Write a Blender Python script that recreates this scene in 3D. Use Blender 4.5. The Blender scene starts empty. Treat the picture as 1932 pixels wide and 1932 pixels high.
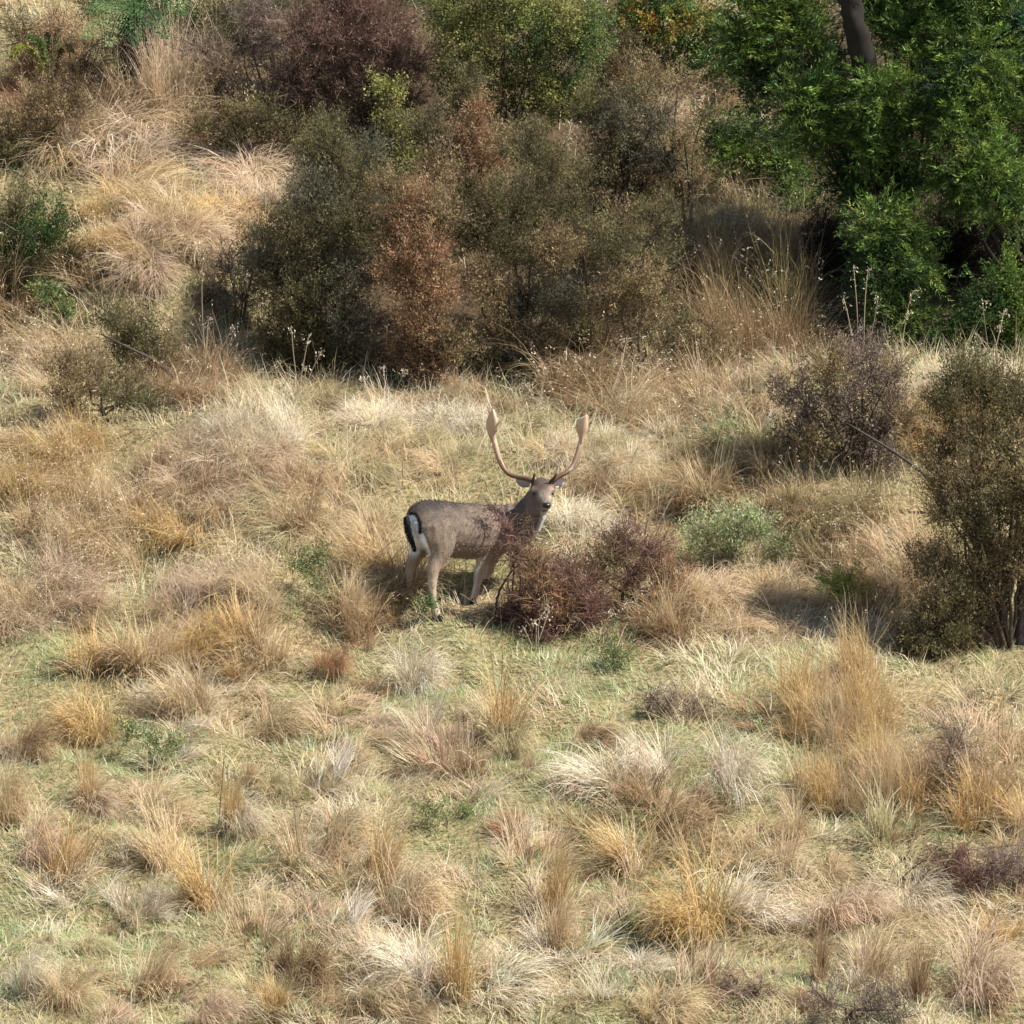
import bpy, math
import numpy as np
from mathutils import Vector, Matrix

# ------------------------------------------------------------------ camera, world, sun
scene = bpy.context.scene
col = scene.collection
THETA = math.radians(12.0)          # downward pitch of the long lens
DIST = 60.0                         # metres from lens to the buck
FRAME = 7.58                        # metres across the frame at the buck
D = 1932.0                          # working picture units across the frame
TARGET = Vector((0.0, 0.0, 0.0))
FWD = Vector((0, math.cos(THETA), -math.sin(THETA)))
UPV = Vector((0, math.sin(THETA), math.cos(THETA)))
CAM = TARGET - FWD * DIST
cam_data = bpy.data.cameras.new('camera')
cam_data.sensor_width = 36.0
cam_data.lens = 36.0 * DIST / FRAME
cam_data.clip_end = 2000.0
cam = bpy.data.objects.new('camera', cam_data)
cam.location = CAM
cam.rotation_euler = (math.radians(90) - THETA, 0, 0)
col.objects.link(cam)
scene.camera = cam

SUN = Vector((0.60, -0.14, 0.79)).normalized()
world = bpy.data.worlds.new('World')
scene.world = world
world.use_nodes = True
wn = world.node_tree
sky = wn.nodes.new('ShaderNodeTexSky')
sky.sky_type = 'NISHITA'
sky.sun_disc = False
sky.sun_elevation = math.asin(SUN.z)
sky.sun_rotation = math.atan2(SUN.x, SUN.y)
wn.links.new(sky.outputs[0], wn.nodes['Background'].inputs[0])
wn.nodes['Background'].inputs[1].default_value = 0.085
sl = bpy.data.lights.new('sun', 'SUN')
sl.energy = 5.0
sl.angle = math.radians(1.0)
sl.color = (1.0, 0.95, 0.87)
so = bpy.data.objects.new('sun', sl)
so.rotation_euler = (-SUN).to_track_quat('-Z', 'Y').to_euler()
so.location = (10, -5, 30)
col.objects.link(so)
vs = scene.view_settings
vs.view_transform = 'Standard'
vs.look = 'None'
vs.exposure = 0.88
vs.gamma = 1.0
vs.use_curve_mapping = False
scene.cycles.max_bounces = 4
scene.cycles.diffuse_bounces = 2
scene.cycles.transmission_bounces = 2
scene.cycles.glossy_bounces = 1

rng = np.random.default_rng(7)

# ------------------------------------------------------------------ helpers: noise, terrain, projection
def _hash(i, j, s):
    n = (i.astype(np.int64) * 374761393 + j.astype(np.int64) * 668265263 + s * 1442695041) & 0x7fffffff
    n = ((n ^ (n >> 13)) * 1274126177) & 0x7fffffff
    return ((n ^ (n >> 16)) & 0xffff) / 65535.0

def vnoise(x, y, s=0):
    x = np.asarray(x, float); y = np.asarray(y, float)
    i = np.floor(x); j = np.floor(y)
    fx = x - i; fy = y - j
    fx = fx * fx * (3 - 2 * fx); fy = fy * fy * (3 - 2 * fy)
    a = _hash(i, j, s); b = _hash(i + 1, j, s); c = _hash(i, j + 1, s); d = _hash(i + 1, j + 1, s)
    return (a * (1 - fx) + b * fx) * (1 - fy) + (c * (1 - fx) + d * fx) * fy

def fnoise(x, y, s=0, o=3):
    v = 0; a = 0.5; t = 0
    for k in range(o):
        v = v + a * vnoise(x * 2 ** k + 13.7 * k, y * 2 ** k - 7.1 * k, s + k); t += a; a *= 0.5
    return v / t

PY = [-120, -60, -8, -1.2, 0, 1.2, 2.6, 3.3, 4.2, 5, 6.5, 10, 14, 30, 80, 200]
PZ = [-16, -11, -2.17, -1.07, -.83, -.40, .09, .14, .14, .42, .99, 2.1, 3.8, 12, 40, 95]

def sstep(a, b, x):
    t = np.clip((x - a) / (b - a), 0, 1)
    return t * t * (3 - 2 * t)

def H(x, y):
    x = np.asarray(x, float); y = np.asarray(y, float)
    z = 0
    for o in (-.5, -.25, 0, .25, .5):
        z = z + np.interp(y + o, PY, PZ) / 5
    z = z + .30 * sstep(1.2, 2.3, x) * np.exp(-((y - 3.0) / 1.3) ** 2)
    z = z + .45 * np.exp(-((x + 2.85) / .8) ** 2 - ((y - 5.6) / .9) ** 2)
    z = z + .22 * np.exp(-((x + 2.0) / .5) ** 2 - ((y - 2.3) / .6) ** 2)
    z = z + .18 * np.exp(-((x + 1.9) / .5) ** 2 - ((y - .2) / .5) ** 2)
    near = np.exp(-(x / 12) ** 2)
    z = z + near * (.22 * (fnoise(x / 1.6, y / 1.6, 3, 2) - .5) + .19 * (fnoise(x / .45, y / .45, 9, 2) - .5))
    return z

camR = np.array(cam.rotation_euler.to_matrix())
CAMN = np.array(CAM)
def ray(dx, dy):
    v = np.array([(dx / D - .5) * FRAME / DIST, (.5 - dy / D) * FRAME / DIST, -1.0])
    v = camR @ v
    return v / np.linalg.norm(v)
def at(dx, dy, Y):
    r = ray(dx, dy)
    return CAMN + r * ((Y - CAMN[1]) / r[1])
def ground_hit(dx, dy):
    r = ray(dx, dy)
    t = np.linspace(45, 90, 1800)
    p = CAMN[None] + r[None] * t[:, None]
    below = np.nonzero(p[:, 2] < H(p[:, 0], p[:, 1]))[0]
    k = below[0] if len(below) else -1
    q = p[k]
    return np.array([q[0], q[1], float(H(q[0], q[1]))])
def on_ground(dx, Y):
    q = at(dx, 900, Y)
    return np.array([q[0], Y, float(H(q[0], Y))])
def normal_at(x, y, e=.15):
    n = np.array([-(H(x + e, y) - H(x - e, y)) / (2 * e), -(H(x, y + e) - H(x, y - e)) / (2 * e), 1.0], float)
    return n / np.linalg.norm(n)
def project(P):
    q = (np.asarray(P) - CAMN) @ camR
    s = DIST / FRAME / -q[:, 2]
    return np.stack([(q[:, 0] * s + .5) * D, (.5 - q[:, 1] * s) * D], 1)

# ------------------------------------------------------------------ helpers: meshes and materials
class MB:
    """collects vertices, quads, triangles and per-vertex colours; builds one mesh"""
    def __init__(s):
        s.v = []; s.q = []; s.t = []; s.c = []; s.n = 0
    def add(s, v, q=None, t=None, c=None):
        v = np.asarray(v, np.float32).reshape(-1, 3)
        s.v.append(v)
        if q is not None and len(q): s.q.append(np.asarray(q, np.int64) + s.n)
        if t is not None and len(t): s.t.append(np.asarray(t, np.int64) + s.n)
        c = np.asarray((.5, .5, .5) if c is None else c, np.float32)
        s.c.append(np.broadcast_to(c, (len(v), 3)))
        s.n += len(v)
    def points(s):
        return np.concatenate(s.v)
    def mesh(s, name, mat):
        me = bpy.data.meshes.new(name)
        v = np.concatenate(s.v); c = np.concatenate(s.c)
        q = np.concatenate(s.q) if s.q else np.zeros((0, 4), np.int64)
        t = np.concatenate(s.t) if s.t else np.zeros((0, 3), np.int64)
        loops = np.concatenate([q.ravel(), t.ravel()]).astype(np.int32)
        start = np.concatenate([np.arange(len(q)) * 4, len(q) * 4 + np.arange(len(t)) * 3]).astype(np.int32)
        me.vertices.add(len(v)); me.vertices.foreach_set('co', v.ravel())
        me.loops.add(len(loops)); me.loops.foreach_set('vertex_index', loops)
        me.polygons.add(len(start)); me.polygons.foreach_set('loop_start', start)
        a = me.color_attributes.new('tint', 'FLOAT_COLOR', 'POINT')
        a.data.foreach_set('color', np.concatenate([c, np.ones((len(c), 1), np.float32)], 1).ravel())
        me.update(calc_edges=True)
        if mat: me.materials.append(mat)
        return me

def link(name, me, parent=None):
    o = bpy.data.objects.new(name, me)
    col.objects.link(o)
    if parent is not None: o.parent = parent
    return o
def tag(o, label=None, cat=None, group=None, kind=None):
    if label: o['label'] = label
    if cat: o['category'] = cat
    if group: o['group'] = group
    if kind: o['kind'] = kind
    return o
def empty(name, loc, label, cat, group=None):
    o = bpy.data.objects.new(name, None)
    o.location = loc
    o.empty_display_size = .1
    col.objects.link(o)
    return tag(o, label, cat, group)

def mat_blade(name, trans=.35, rough=.6, spec=.25, var=.0):
    m = bpy.data.materials.new(name); m.use_nodes = True
    nt = m.node_tree; nt.nodes.clear()
    out = nt.nodes.new('ShaderNodeOutputMaterial')
    at_ = nt.nodes.new('ShaderNodeAttribute'); at_.attribute_name = 'tint'
    src = at_.outputs['Color']
    if var:
        tc = nt.nodes.new('ShaderNodeNewGeometry')
        no = nt.nodes.new('ShaderNodeTexNoise'); no.inputs['Scale'].default_value = 9.0; no.inputs['Detail'].default_value = 4
        nt.links.new(tc.outputs['Position'], no.inputs['Vector'])
        mr = nt.nodes.new('ShaderNodeMapRange'); mr.inputs[3].default_value = 1 - var; mr.inputs[4].default_value = 1 + var
        nt.links.new(no.outputs[0], mr.inputs[0])
        mx = nt.nodes.new('ShaderNodeMix'); mx.data_type = 'RGBA'; mx.blend_type = 'MULTIPLY'; mx.inputs[0].default_value = 1
        nt.links.new(src, mx.inputs[6]); nt.links.new(mr.outputs[0], mx.inputs[7])
        src = mx.outputs[2]
    p = nt.nodes.new('ShaderNodeBsdfPrincipled')
    p.inputs['Roughness'].default_value = rough
    p.inputs['Specular IOR Level'].default_value = spec
    nt.links.new(src, p.inputs['Base Color'])
    last = p.outputs[0]
    if trans:
        tr = nt.nodes.new('ShaderNodeBsdfTranslucent')
        nt.links.new(src, tr.inputs['Color'])
        mix = nt.nodes.new('ShaderNodeMixShader'); mix.inputs[0].default_value = trans
        nt.links.new(p.outputs[0], mix.inputs[1]); nt.links.new(tr.outputs[0], mix.inputs[2])
        last = mix.outputs[0]
    nt.links.new(last, out.inputs['Surface'])
    return m

def mat_ground():
    m = bpy.data.materials.new('thatch_and_soil'); m.use_nodes = True
    nt = m.node_tree; p = nt.nodes['Principled BSDF']
    g = nt.nodes.new('ShaderNodeNewGeometry')
    n1 = nt.nodes.new('ShaderNodeTexNoise'); n1.inputs['Scale'].default_value = 1.3; n1.inputs['Detail'].default_value = 6
    n2 = nt.nodes.new('ShaderNodeTexNoise'); n2.inputs['Scale'].default_value = 28; n2.inputs['Detail'].default_value = 5
    nt.links.new(g.outputs['Position'], n1.inputs['Vector']); nt.links.new(g.outputs['Position'], n2.inputs['Vector'])
    r1 = nt.nodes.new('ShaderNodeValToRGB')
    e = r1.color_ramp.elements
    e[0].position = .35; e[0].color = (.21, .20, .11, 1); e[1].position = .65; e[1].color = (.33, .26, .16, 1)
    r2 = nt.nodes.new('ShaderNodeValToRGB')
    e = r2.color_ramp.elements
    e[0].position = .3; e[0].color = (.45, .42, .35, 1); e[1].position = .7; e[1].color = (1.2, 1.15, 1.0, 1)
    nt.links.new(n1.outputs[0], r1.inputs[0]); nt.links.new(n2.outputs[0], r2.inputs[0])
    mx = nt.nodes.new('ShaderNodeMix'); mx.data_type = 'RGBA'; mx.blend_type = 'MULTIPLY'; mx.inputs[0].default_value = 1
    nt.links.new(r1.outputs[0], mx.inputs[6]); nt.links.new(r2.outputs[0], mx.inputs[7])
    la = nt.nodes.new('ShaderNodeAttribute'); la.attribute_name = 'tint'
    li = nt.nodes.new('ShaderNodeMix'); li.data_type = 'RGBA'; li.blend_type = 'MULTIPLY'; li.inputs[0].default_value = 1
    li.inputs[6].default_value = (.085, .062, .042, 1)      # leaf litter, kept dark to stand in for shade under the bushes
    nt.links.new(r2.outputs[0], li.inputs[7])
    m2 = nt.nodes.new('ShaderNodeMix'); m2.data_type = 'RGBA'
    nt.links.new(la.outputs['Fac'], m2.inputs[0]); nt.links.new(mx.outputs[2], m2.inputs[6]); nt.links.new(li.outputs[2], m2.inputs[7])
    nt.links.new(m2.outputs[2], p.inputs['Base Color'])
    p.inputs['Roughness'].default_value = .95; p.inputs['Specular IOR Level'].default_value = .1
    b = nt.nodes.new('ShaderNodeBump'); b.inputs['Strength'].default_value = .7; b.inputs['Distance'].default_value = .03
    nt.links.new(n2.outputs[0], b.inputs['Height']); nt.links.new(b.outputs[0], p.inputs['Normal'])
    return m

M_GRASS = mat_blade('dry_grass_blade', .40, .65, .15)
M_LEAF = mat_blade('small_leaf', .42, .7, .12)
M_GLOSS = mat_blade('evergreen_leaf', .30, .55, .25)
M_TWIG = mat_blade('twig_bark', .0, .8, .2, .35)
M_BARK = mat_blade('tree_bark', .0, .9, .15, .5)
M_FUR = mat_blade('deer_hair', .0, .75, .15, .22)
M_ANTLER = mat_blade('antler_bone', .0, .5, .4, .2)
M_DARK = mat_blade('dark_wet', .0, .25, .5)
M_SOIL = mat_ground()

# palettes in linear reflectance
PAL = {
    'straw':  [(.63, .49, .30), (.52, .38, .21), (.72, .60, .41), (.40, .28, .15)],
    'gold':   [(.62, .44, .20), (.54, .36, .145), (.68, .53, .29), (.42, .27, .11)],
    'pale':   [(.77, .67, .50), (.71, .59, .42), (.80, .73, .58), (.52, .41, .27)],
    'pink':   [(.65, .50, .35), (.58, .43, .29), (.72, .59, .44), (.42, .30, .195)],
    'brown':  [(.38, .26, .145), (.30, .195, .105), (.48, .35, .205), (.22, .145, .08)],
    'rust':   [(.42, .24, .13), (.35, .19, .10), (.50, .33, .19), (.27, .16, .09)],
    'olive':  [(.37, .31, .15), (.30, .25, .115), (.46, .37, .20), (.21, .18, .08)],
    'green':  [(.31, .37, .15), (.24, .31, .11), (.41, .43, .22), (.50, .45, .27)],
    'mixed':  [(.56, .46, .27), (.39, .39, .19), (.64, .55, .36), (.42, .32, .18)],
}
def pick(pal, n, r, jit=.16):
    p = np.array(PAL[pal] if isinstance(pal, str) else pal, float)
    w = np.array([.36, .26, .22, .16][:len(p)]); w = w / w.sum()
    c = p[r.choice(len(p), n, p=w)]
    return np.clip(c * (1 + jit * r.standard_normal((n, 1))) * (1 + .05 * r.standard_normal((n, 3))), .004, .85)

def blades(mb, root, az, tilt, length, width, droop, c, nseg=4, power=1.3, wob=.12, r=rng, floor=None, taper=.7):
    """tapered, bending ribbons, one per root"""
    n = len(root)
    p = np.array(root, float)
    pts = [p.copy()]; dirs = []
    a = az.copy()
    for k in range(nseg):
        t = (k + .5) / nseg
        ti = tilt + droop * t ** power
        a = a + wob * r.standard_normal(n)
        d = np.stack([np.sin(ti) * np.cos(a), np.sin(ti) * np.sin(a), np.cos(ti)], 1)
        p = p + d * (length / nseg)[:, None]
        if floor is not None:
            f = floor(p[:, 0], p[:, 1])
            p[:, 2] = np.maximum(p[:, 2], f)
        pts.append(p.copy()); dirs.append(d)
    rv = r.standard_normal((n, 3)); rv[:, 2] *= .4
    vs_ = []
    for k in range(nseg):
        d = dirs[k]
        s = np.stack([-d[:, 1], d[:, 0], d[:, 0] * 0], 1); s /= np.linalg.norm(s, axis=1)[:, None] + 1e-6
        s = s + .45 * rv; s -= d * np.sum(s * d, 1)[:, None]; s /= np.linalg.norm(s, axis=1)[:, None] + 1e-9
        w = (width * .5 * (1 - (k / nseg)) ** taper)[:, None]
        vs_ += [pts[k] - s * w, pts[k] + s * w]
    vs_.append(pts[nseg])
    m = 2 * nseg + 1
    V = np.stack(vs_, 1).reshape(-1, 3)
    base = (np.arange(n) * m)[:, None]
    q = np.concatenate([base + np.array([[2 * k, 2 * k + 1, 2 * k + 3, 2 * k + 2]]) for k in range(nseg - 1)]) if nseg > 1 else None
    t = base + np.array([[2 * nseg - 2, 2 * nseg - 1, 2 * nseg]])
    mb.add(V, q, t, np.repeat(c, m, 0))
    return pts[nseg], dirs[-1]

def leaves(mb, pos, direc, size, ratio, c, r=rng, rhomb=True):
    """small flat leaves growing from pos along direc"""
    n = len(pos)
    d = direc / (np.linalg.norm(direc, axis=1)[:, None] + 1e-9)
    s = np.cross(d, r.standard_normal((n, 3))); s /= np.linalg.norm(s, axis=1)[:, None] + 1e-9
    L = np.broadcast_to(size, (n,))[:, None]; W = L * ratio * .5
    if rhomb:
        V = np.stack([pos, pos + d * L * .5 + s * W, pos + d * L, pos + d * L * .5 - s * W], 1).reshape(-1, 3)
        mb.add(V, np.arange(n)[:, None] * 4 + np.array([[0, 1, 2, 3]]), None, np.repeat(c, 4, 0))
    else:
        V = np.stack([pos - s * W, pos + s * W, pos + d * L], 1).reshape(-1, 3)
        mb.add(V, None, np.arange(n)[:, None] * 3 + np.array([[0, 1, 2]]), np.repeat(c, 3, 0))

def ribbons(mb, a, b, w, c, r=rng, sag=.0):
    """three-point thin twigs from a to b, kinked in the middle"""
    n = len(a)
    mid = (a + b) / 2 + r.standard_normal((n, 3)) * (np.linalg.norm(b - a, axis=1)[:, None] * .10)
    mid[:, 2] -= sag
    s = np.cross(b - a, r.standard_normal((n, 3))); s /= np.linalg.norm(s, axis=1)[:, None] + 1e-9
    w = np.broadcast_to(w, (n,))[:, None] * .5
    V = np.stack([a - s * w, a + s * w, mid - s * w * .8, mid + s * w * .8, b], 1).reshape(-1, 3)
    base = np.arange(n)[:, None] * 5
    mb.add(V, base + np.array([[0, 1, 3, 2]]), base + np.array([[2, 3, 4]]), np.repeat(c, 5, 0))

def tube(mb, pts, rad, c, sides=6, flat=None):
    """tapered tube through pts; flat = (axis, factor list) squashes each ring"""
    pts = np.asarray(pts, float); n = len(pts)
    rad = np.broadcast_to(np.asarray(rad, float), (n,))
    if sides >= 10:
        pts = pts + rng.standard_normal(pts.shape) * rad.mean() * .03
    T = np.gradient(pts, axis=0); T /= np.linalg.norm(T, axis=1)[:, None] + 1e-9
    up = np.array([0, 0, 1.0]) if abs(T[:, 2]).mean() < .8 else np.array([0, 1.0, 0])
    rings = []
    for k in range(n):
        s = np.cross(T[k], up); s /= np.linalg.norm(s) + 1e-9
        u = np.cross(s, T[k])
        a = np.arange(sides) * 2 * np.pi / sides
        jr = 1 + (.09 * rng.standard_normal(sides)[:, None] if sides >= 10 else 0)
        rings.append(pts[k] + rad[k] * jr * (np.cos(a)[:, None] * s + np.sin(a)[:, None] * u))
    V = np.concatenate(rings + [pts[:1], pts[-1:]])
    q = []
    for k in range(n - 1):
        for j in range(sides):
            q.append((k * sides + j, k * sides + (j + 1) % sides, (k + 1) * sides + (j + 1) % sides, (k + 1) * sides + j))
    t = [(n * sides, (j + 1) % sides, j) for j in range(sides)] + [(n * sides + 1, (n - 1) * sides + j, (n - 1) * sides + (j + 1) % sides) for j in range(sides)]
    mb.add(V, q, t, c)

def spline(pts, n=4):
    """Catmull-Rom through rows of pts (any width)"""
    P = np.asarray(pts, float)
    P = np.concatenate([2 * P[:1] - P[1:2], P, 2 * P[-1:] - P[-2:-1]])
    out = []
    for i in range(1, len(P) - 2):
        for k in range(n):
            t = k / n
            a, b, c, d = P[i - 1], P[i], P[i + 1], P[i + 2]
            out.append(.5 * (2 * b + (c - a) * t + (2 * a - 5 * b + 4 * c - d) * t * t + (3 * b - a - 3 * c + d) * t ** 3))
    out.append(P[-2])
    return np.array(out)

# ------------------------------------------------------------------ the ground
def grow(a, b, fine, far, k=1.35):
    x = list(np.arange(a, b + 1e-6, fine)); s = fine
    lo, hi = x[0], x[-1]
    while hi < far:
        s *= k; hi += s; lo -= s; x.append(hi); x.insert(0, lo)
    return np.array(x)
gx = grow(-6, 6, .11, 160); gy = grow(-11, 13, .11, 110)
GX, GY = np.meshgrid(gx, gy)
GZ = H(GX, GY)
nx, ny = len(gx), len(gy)
idx = np.arange(nx * ny).reshape(ny, nx)
# ------------------------------------------------------------------ short grass over the ground (uncountable)
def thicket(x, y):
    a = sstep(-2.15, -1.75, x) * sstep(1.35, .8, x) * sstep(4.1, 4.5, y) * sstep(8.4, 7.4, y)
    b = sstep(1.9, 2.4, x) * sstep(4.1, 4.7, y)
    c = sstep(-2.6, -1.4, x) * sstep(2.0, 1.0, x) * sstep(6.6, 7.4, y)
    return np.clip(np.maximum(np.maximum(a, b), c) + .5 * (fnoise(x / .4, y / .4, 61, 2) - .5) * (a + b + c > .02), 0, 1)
def fl(x, y):
    return H(x, y) + .004
mb = MB()
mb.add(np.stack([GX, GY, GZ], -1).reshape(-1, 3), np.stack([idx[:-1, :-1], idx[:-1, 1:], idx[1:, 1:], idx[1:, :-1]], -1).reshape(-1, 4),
       None, np.repeat(thicket(GX, GY).reshape(-1, 1), 3, 1))  # vertex mask for the shade-dark ground under bushes
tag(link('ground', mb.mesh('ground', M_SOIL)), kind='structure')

def half_width(y):
    return 4.15 + .06 * (y + 8)

def meadow(name, n, y0, y1, label):
    r = np.random.default_rng(int(abs(y0) * 10) + 5)
    y = r.uniform(y0, y1, n); x = r.uniform(-1, 1, n) * (half_width(y) + .5)
    if y0 >= 0:
        keep = r.random(n) > thicket(x, y) * .93; x = x[keep]; y = y[keep]; n = len(x)
    big = fnoise(x / 1.1, y / 1.6, 21, 3)              # greener hollows, strawier rises
    comb = fnoise(x / .55, y / .8, 33, 2)               # direction in which the mat lies
    dens = fnoise(x / .22, y / .3, 44, 2)
    green = sstep(.37, .58, big + .12 * (r.random(n) - .5) + .09 * np.exp(-((x - .3) / 1.6) ** 2 - ((y + 2.0) / 1.5) ** 2) - .05 * sstep(-3, -7, y))
    if y0 >= 0:
        green = green * .22
    isg = r.random(n) < green * .84 + .12
    az = 2 * np.pi * (comb * 2.2) + r.standard_normal(n) * .7
    L = np.where(isg, r.uniform(.05, .13, n), r.uniform(.10, .30, n) * (.6 + .8 * dens))
    tilt = np.where(isg, r.uniform(.3, 1.3, n), r.uniform(.5, 1.35, n))
    droop = np.where(isg, r.uniform(.1, .8, n), r.uniform(.3, 1.1, n))
    if y0 >= 0:
        up = r.random(n) < .6
        L = np.where(up, r.uniform(.14, .40, n) * (.5 + dens), L); tilt = np.where(up, r.uniform(.0, 1.0, n), tilt); droop = np.where(up, r.uniform(.3, 1.8, n), droop)
    W = r.uniform(.0045, .0095, n)
    cg = pick([(.38, .43, .21), (.47, .50, .31), (.28, .35, .13), (.53, .53, .37)], n, r)
    ys = pick([(.58, .47, .30), (.65, .56, .40), (.47, .34, .20), (.55, .48, .30)], n, r)
    bleach = (fnoise(x / .7, y / .5, 77, 2) > .60)[:, None]
    ys = np.where(bleach, ys * .5 + .5 * np.array([.76, .68, .52]), ys)
    c = np.where(isg[:, None], cg, ys)
    root = np.stack([x, y, H(x, y) - .005], 1)
    m = MB()
    blades(m, root, az, tilt, L, W, droop, c, nseg=2, r=r, floor=fl, power=1.0, wob=.25)
    tag(link(name, m.mesh(name, M_GRASS)), label, 'grass', kind='stuff')
meadow('meadow_grass', 150000, -9.6, 0.0, 'short green and straw grass matted over the open meadow')
meadow('hillside_grass', 88000, 0.0, 11.5, 'thin dry grass covering the slope behind the buck')

# ------------------------------------------------------------------ grass clumps
def clump_mesh(kind, pal, seed, lean=0.0):
    r = np.random.default_rng(seed)
    m = MB()
    def batch(n, rad, hl, tl, dr, wd, pal_, seg=5, power=1.3, seeds=0, jit=.16, lock=11, fan=1.0):
        nl = max(4, n // lock)
        lk = r.integers(0, nl, n)                           # blades hang together in locks
        rr0 = rad * np.sqrt(r.random(nl)); th0 = r.uniform(0, 2 * np.pi, nl)
        x0 = rr0 * np.cos(th0) * .85; y0 = rr0 * np.sin(th0) * 1.25
        az0 = np.where(r.random(nl) < fan, np.arctan2(y0, x0) + r.standard_normal(nl) * .8, r.standard_normal(nl) * 1.1)
        ti0 = r.uniform(tl[0], tl[1], nl) * (.35 + .65 * rr0 / rad)
        ln0 = r.uniform(hl[0], hl[1], nl); dr0 = r.uniform(dr[0], dr[1], nl)
        c0 = pick(pal_, nl, r, jit * 1.2)
        root = np.stack([x0[lk], y0[lk], np.full(n, -.02)], 1) + r.standard_normal((n, 3)) * np.array([.018, .018, 0])
        az = az0[lk] + r.standard_normal(n) * .33
        tilt = np.abs(ti0[lk] + r.standard_normal(n) * .16)
        vx = np.sin(tilt) * np.cos(az) + lean * r.uniform(.4, 1.2, nl)[lk]; vy = np.sin(tilt) * np.sin(az); vz = np.cos(tilt)
        az = np.arctan2(vy, vx); tilt = np.arctan2(np.hypot(vx, vy), vz)
        L = ln0[lk] * r.uniform(.65, 1.1, n)
        droop = dr0[lk] * r.uniform(.75, 1.25, n)
        c = np.clip(c0[lk] * .6 + pick(pal_, n, r, jit) * .4, .01, .82)
        tip, td = blades(m, root, az, tilt, L, r.uniform(wd[0], wd[1], n), droop, c, nseg=seg, power=power, r=r, wob=.22,
                         floor=lambda x, y: np.full(len(x), .004) + .05 * vnoise(x * 9, y * 9, seed))
        if seeds:
            k = r.choice(n, min(n, seeds), replace=False)
            for q in range(5):
                leaves(m, tip[k] - td[k] * .014 * q + r.standard_normal((len(k), 3)) * .007, td[k] + r.standard_normal((len(k), 3)) * .6,
                       r.uniform(.014, .026, len(k)), .45, pick('pale', len(k), r))
    W1 = (.0045, .010)
    if kind == 'mop':
        batch(500, .16, (.28, .62), (.05, .8), (1.5, 3.0), (.0038, .0080), pal, lock=14)
        batch(90, .20, (.15, .35), (.6, 1.4), (.6, 1.6), W1, 'brown')
        batch(70, .2, (.2, .45), (.9, 1.5), (.2, 1.2), (.004, .007), pal, lock=2)
        batch(40, .2, (.1, .22), (.2, 1.0), (.3, 1.0), W1, 'green', seg=3)
    elif kind == 'upright':
        batch(170, .10, (.24, .58), (.0, .5), (.2, 1.8), W1, pal, fan=.4, lock=6)
        batch(140, .13, (.15, .42), (.3, 1.3), (.6, 2.2), W1, 'straw', fan=.7, lock=8)
        batch(30, .12, (.3, .6), (.0, 1.0), (.2, 1.7), (.004, .006), pal, lock=1)
        batch(60, .13, (.10, .22), (.3, 1.2), (.4, 1.4), W1, 'brown', seg=3)
    elif kind == 'tall':
        batch(210, .24, (.30, .85), (.0, .5), (.4, 2.4), W1, pal, seg=6, seeds=30, fan=.2, lock=7)
        batch(170, .28, (.22, .55), (.1, 1.1), (.6, 2.4), W1, pal, fan=.4, lock=8)
        batch(50, .24, (.4, .95), (.0, .9), (.2, 1.8), (.004, .006), pal, seg=6, lock=1, seeds=14)
        batch(80, .28, (.12, .3), (.3, 1.2), (.4, 1.6), W1, 'brown', seg=3)
    elif kind == 'reed':
        batch(190, .24, (.45, 1.15), (.0, .35), (.0, 1.8), W1, pal, seg=6, power=2.0, seeds=14, lock=4, fan=.2)
        batch(140, .27, (.25, .7), (.1, 1.0), (.5, 2.4), W1, pal, fan=.4, lock=6)
        batch(60, .25, (.4, .9), (.2, 1.2), (.0, 1.0), (.004, .007), 'brown', lock=1)
        batch(60, .26, (.12, .3), (.3, 1.2), (.4, 1.4), W1, 'olive', seg=3)
    elif kind == 'flat':
        batch(270, .24, (.22, .5), (.8, 1.4), (.3, .9), W1, pal, lock=14)
        batch(60, .22, (.12, .3), (.3, 1.2), (.4, 1.4), W1, 'brown', seg=3)
        batch(40, .2, (.08, .2), (.2, 1.0), (.3, 1.0), W1, 'green', seg=3)
    return m.mesh('%s_%s_blades' % (kind, pal), M_GRASS)

SIZE = {'mop': (.36, .30), 'upright': (.24, .42), 'tall': (.42, .72), 'reed': (.38, .85), 'flat': (.42, .16)}   # half width, height as built
NAME = {'mop': 'grass_tussock', 'upright': 'grass_tuft', 'tall': 'tall_grass_clump', 'reed': 'reed_clump', 'flat': 'flattened_grass_mat'}
CAT = {'mop': 'tussock', 'upright': 'grass tuft', 'tall': 'grass clump', 'reed': 'reed clump', 'flat': 'grass mat'}
_cache = {}
def clump(kind, pal, loc, sx, sz, rot, label, group=None, lean=0.0, var=None):
    v = int(rng.integers(3)) if var is None else var
    key = (kind, pal, v, round(lean, 1))
    if key not in _cache:
        _cache[key] = clump_mesh(kind, pal, 1000 + len(_cache) * 17, lean)
    o = link(NAME[kind], _cache[key])
    n = normal_at(loc[0], loc[1])
    if kind in ('tall', 'reed', 'upright'):
        n = n * .35 + np.array([0, 0, .65])
    q = Vector((0, 0, 1)).rotation_difference(Vector(n).normalized())
    o.matrix_world = Matrix.Translation(Vector(loc) - Vector((0, 0, .01))) @ q.to_matrix().to_4x4() @ Matrix.Rotation(rot, 4, 'Z') @ Matrix.Diagonal((sx, sx, sz, 1))
    return tag(o, label, CAT[kind], group)

def hero(kind, pal, dx, dy, w, h, label, lean=0.0, rot=None):
    g = ground_hit(dx, dy - 6)
    k = 1 / 255 * (g[1] + 58.7) / 58.7
    hw, hh = SIZE[kind]
    return clump(kind, pal, g, 1.12 * w * .5 * k / hw, 1.4 * h * k / hh, rng.uniform(0, 6.28) if rot is None else rot, label, lean=lean)

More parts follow.
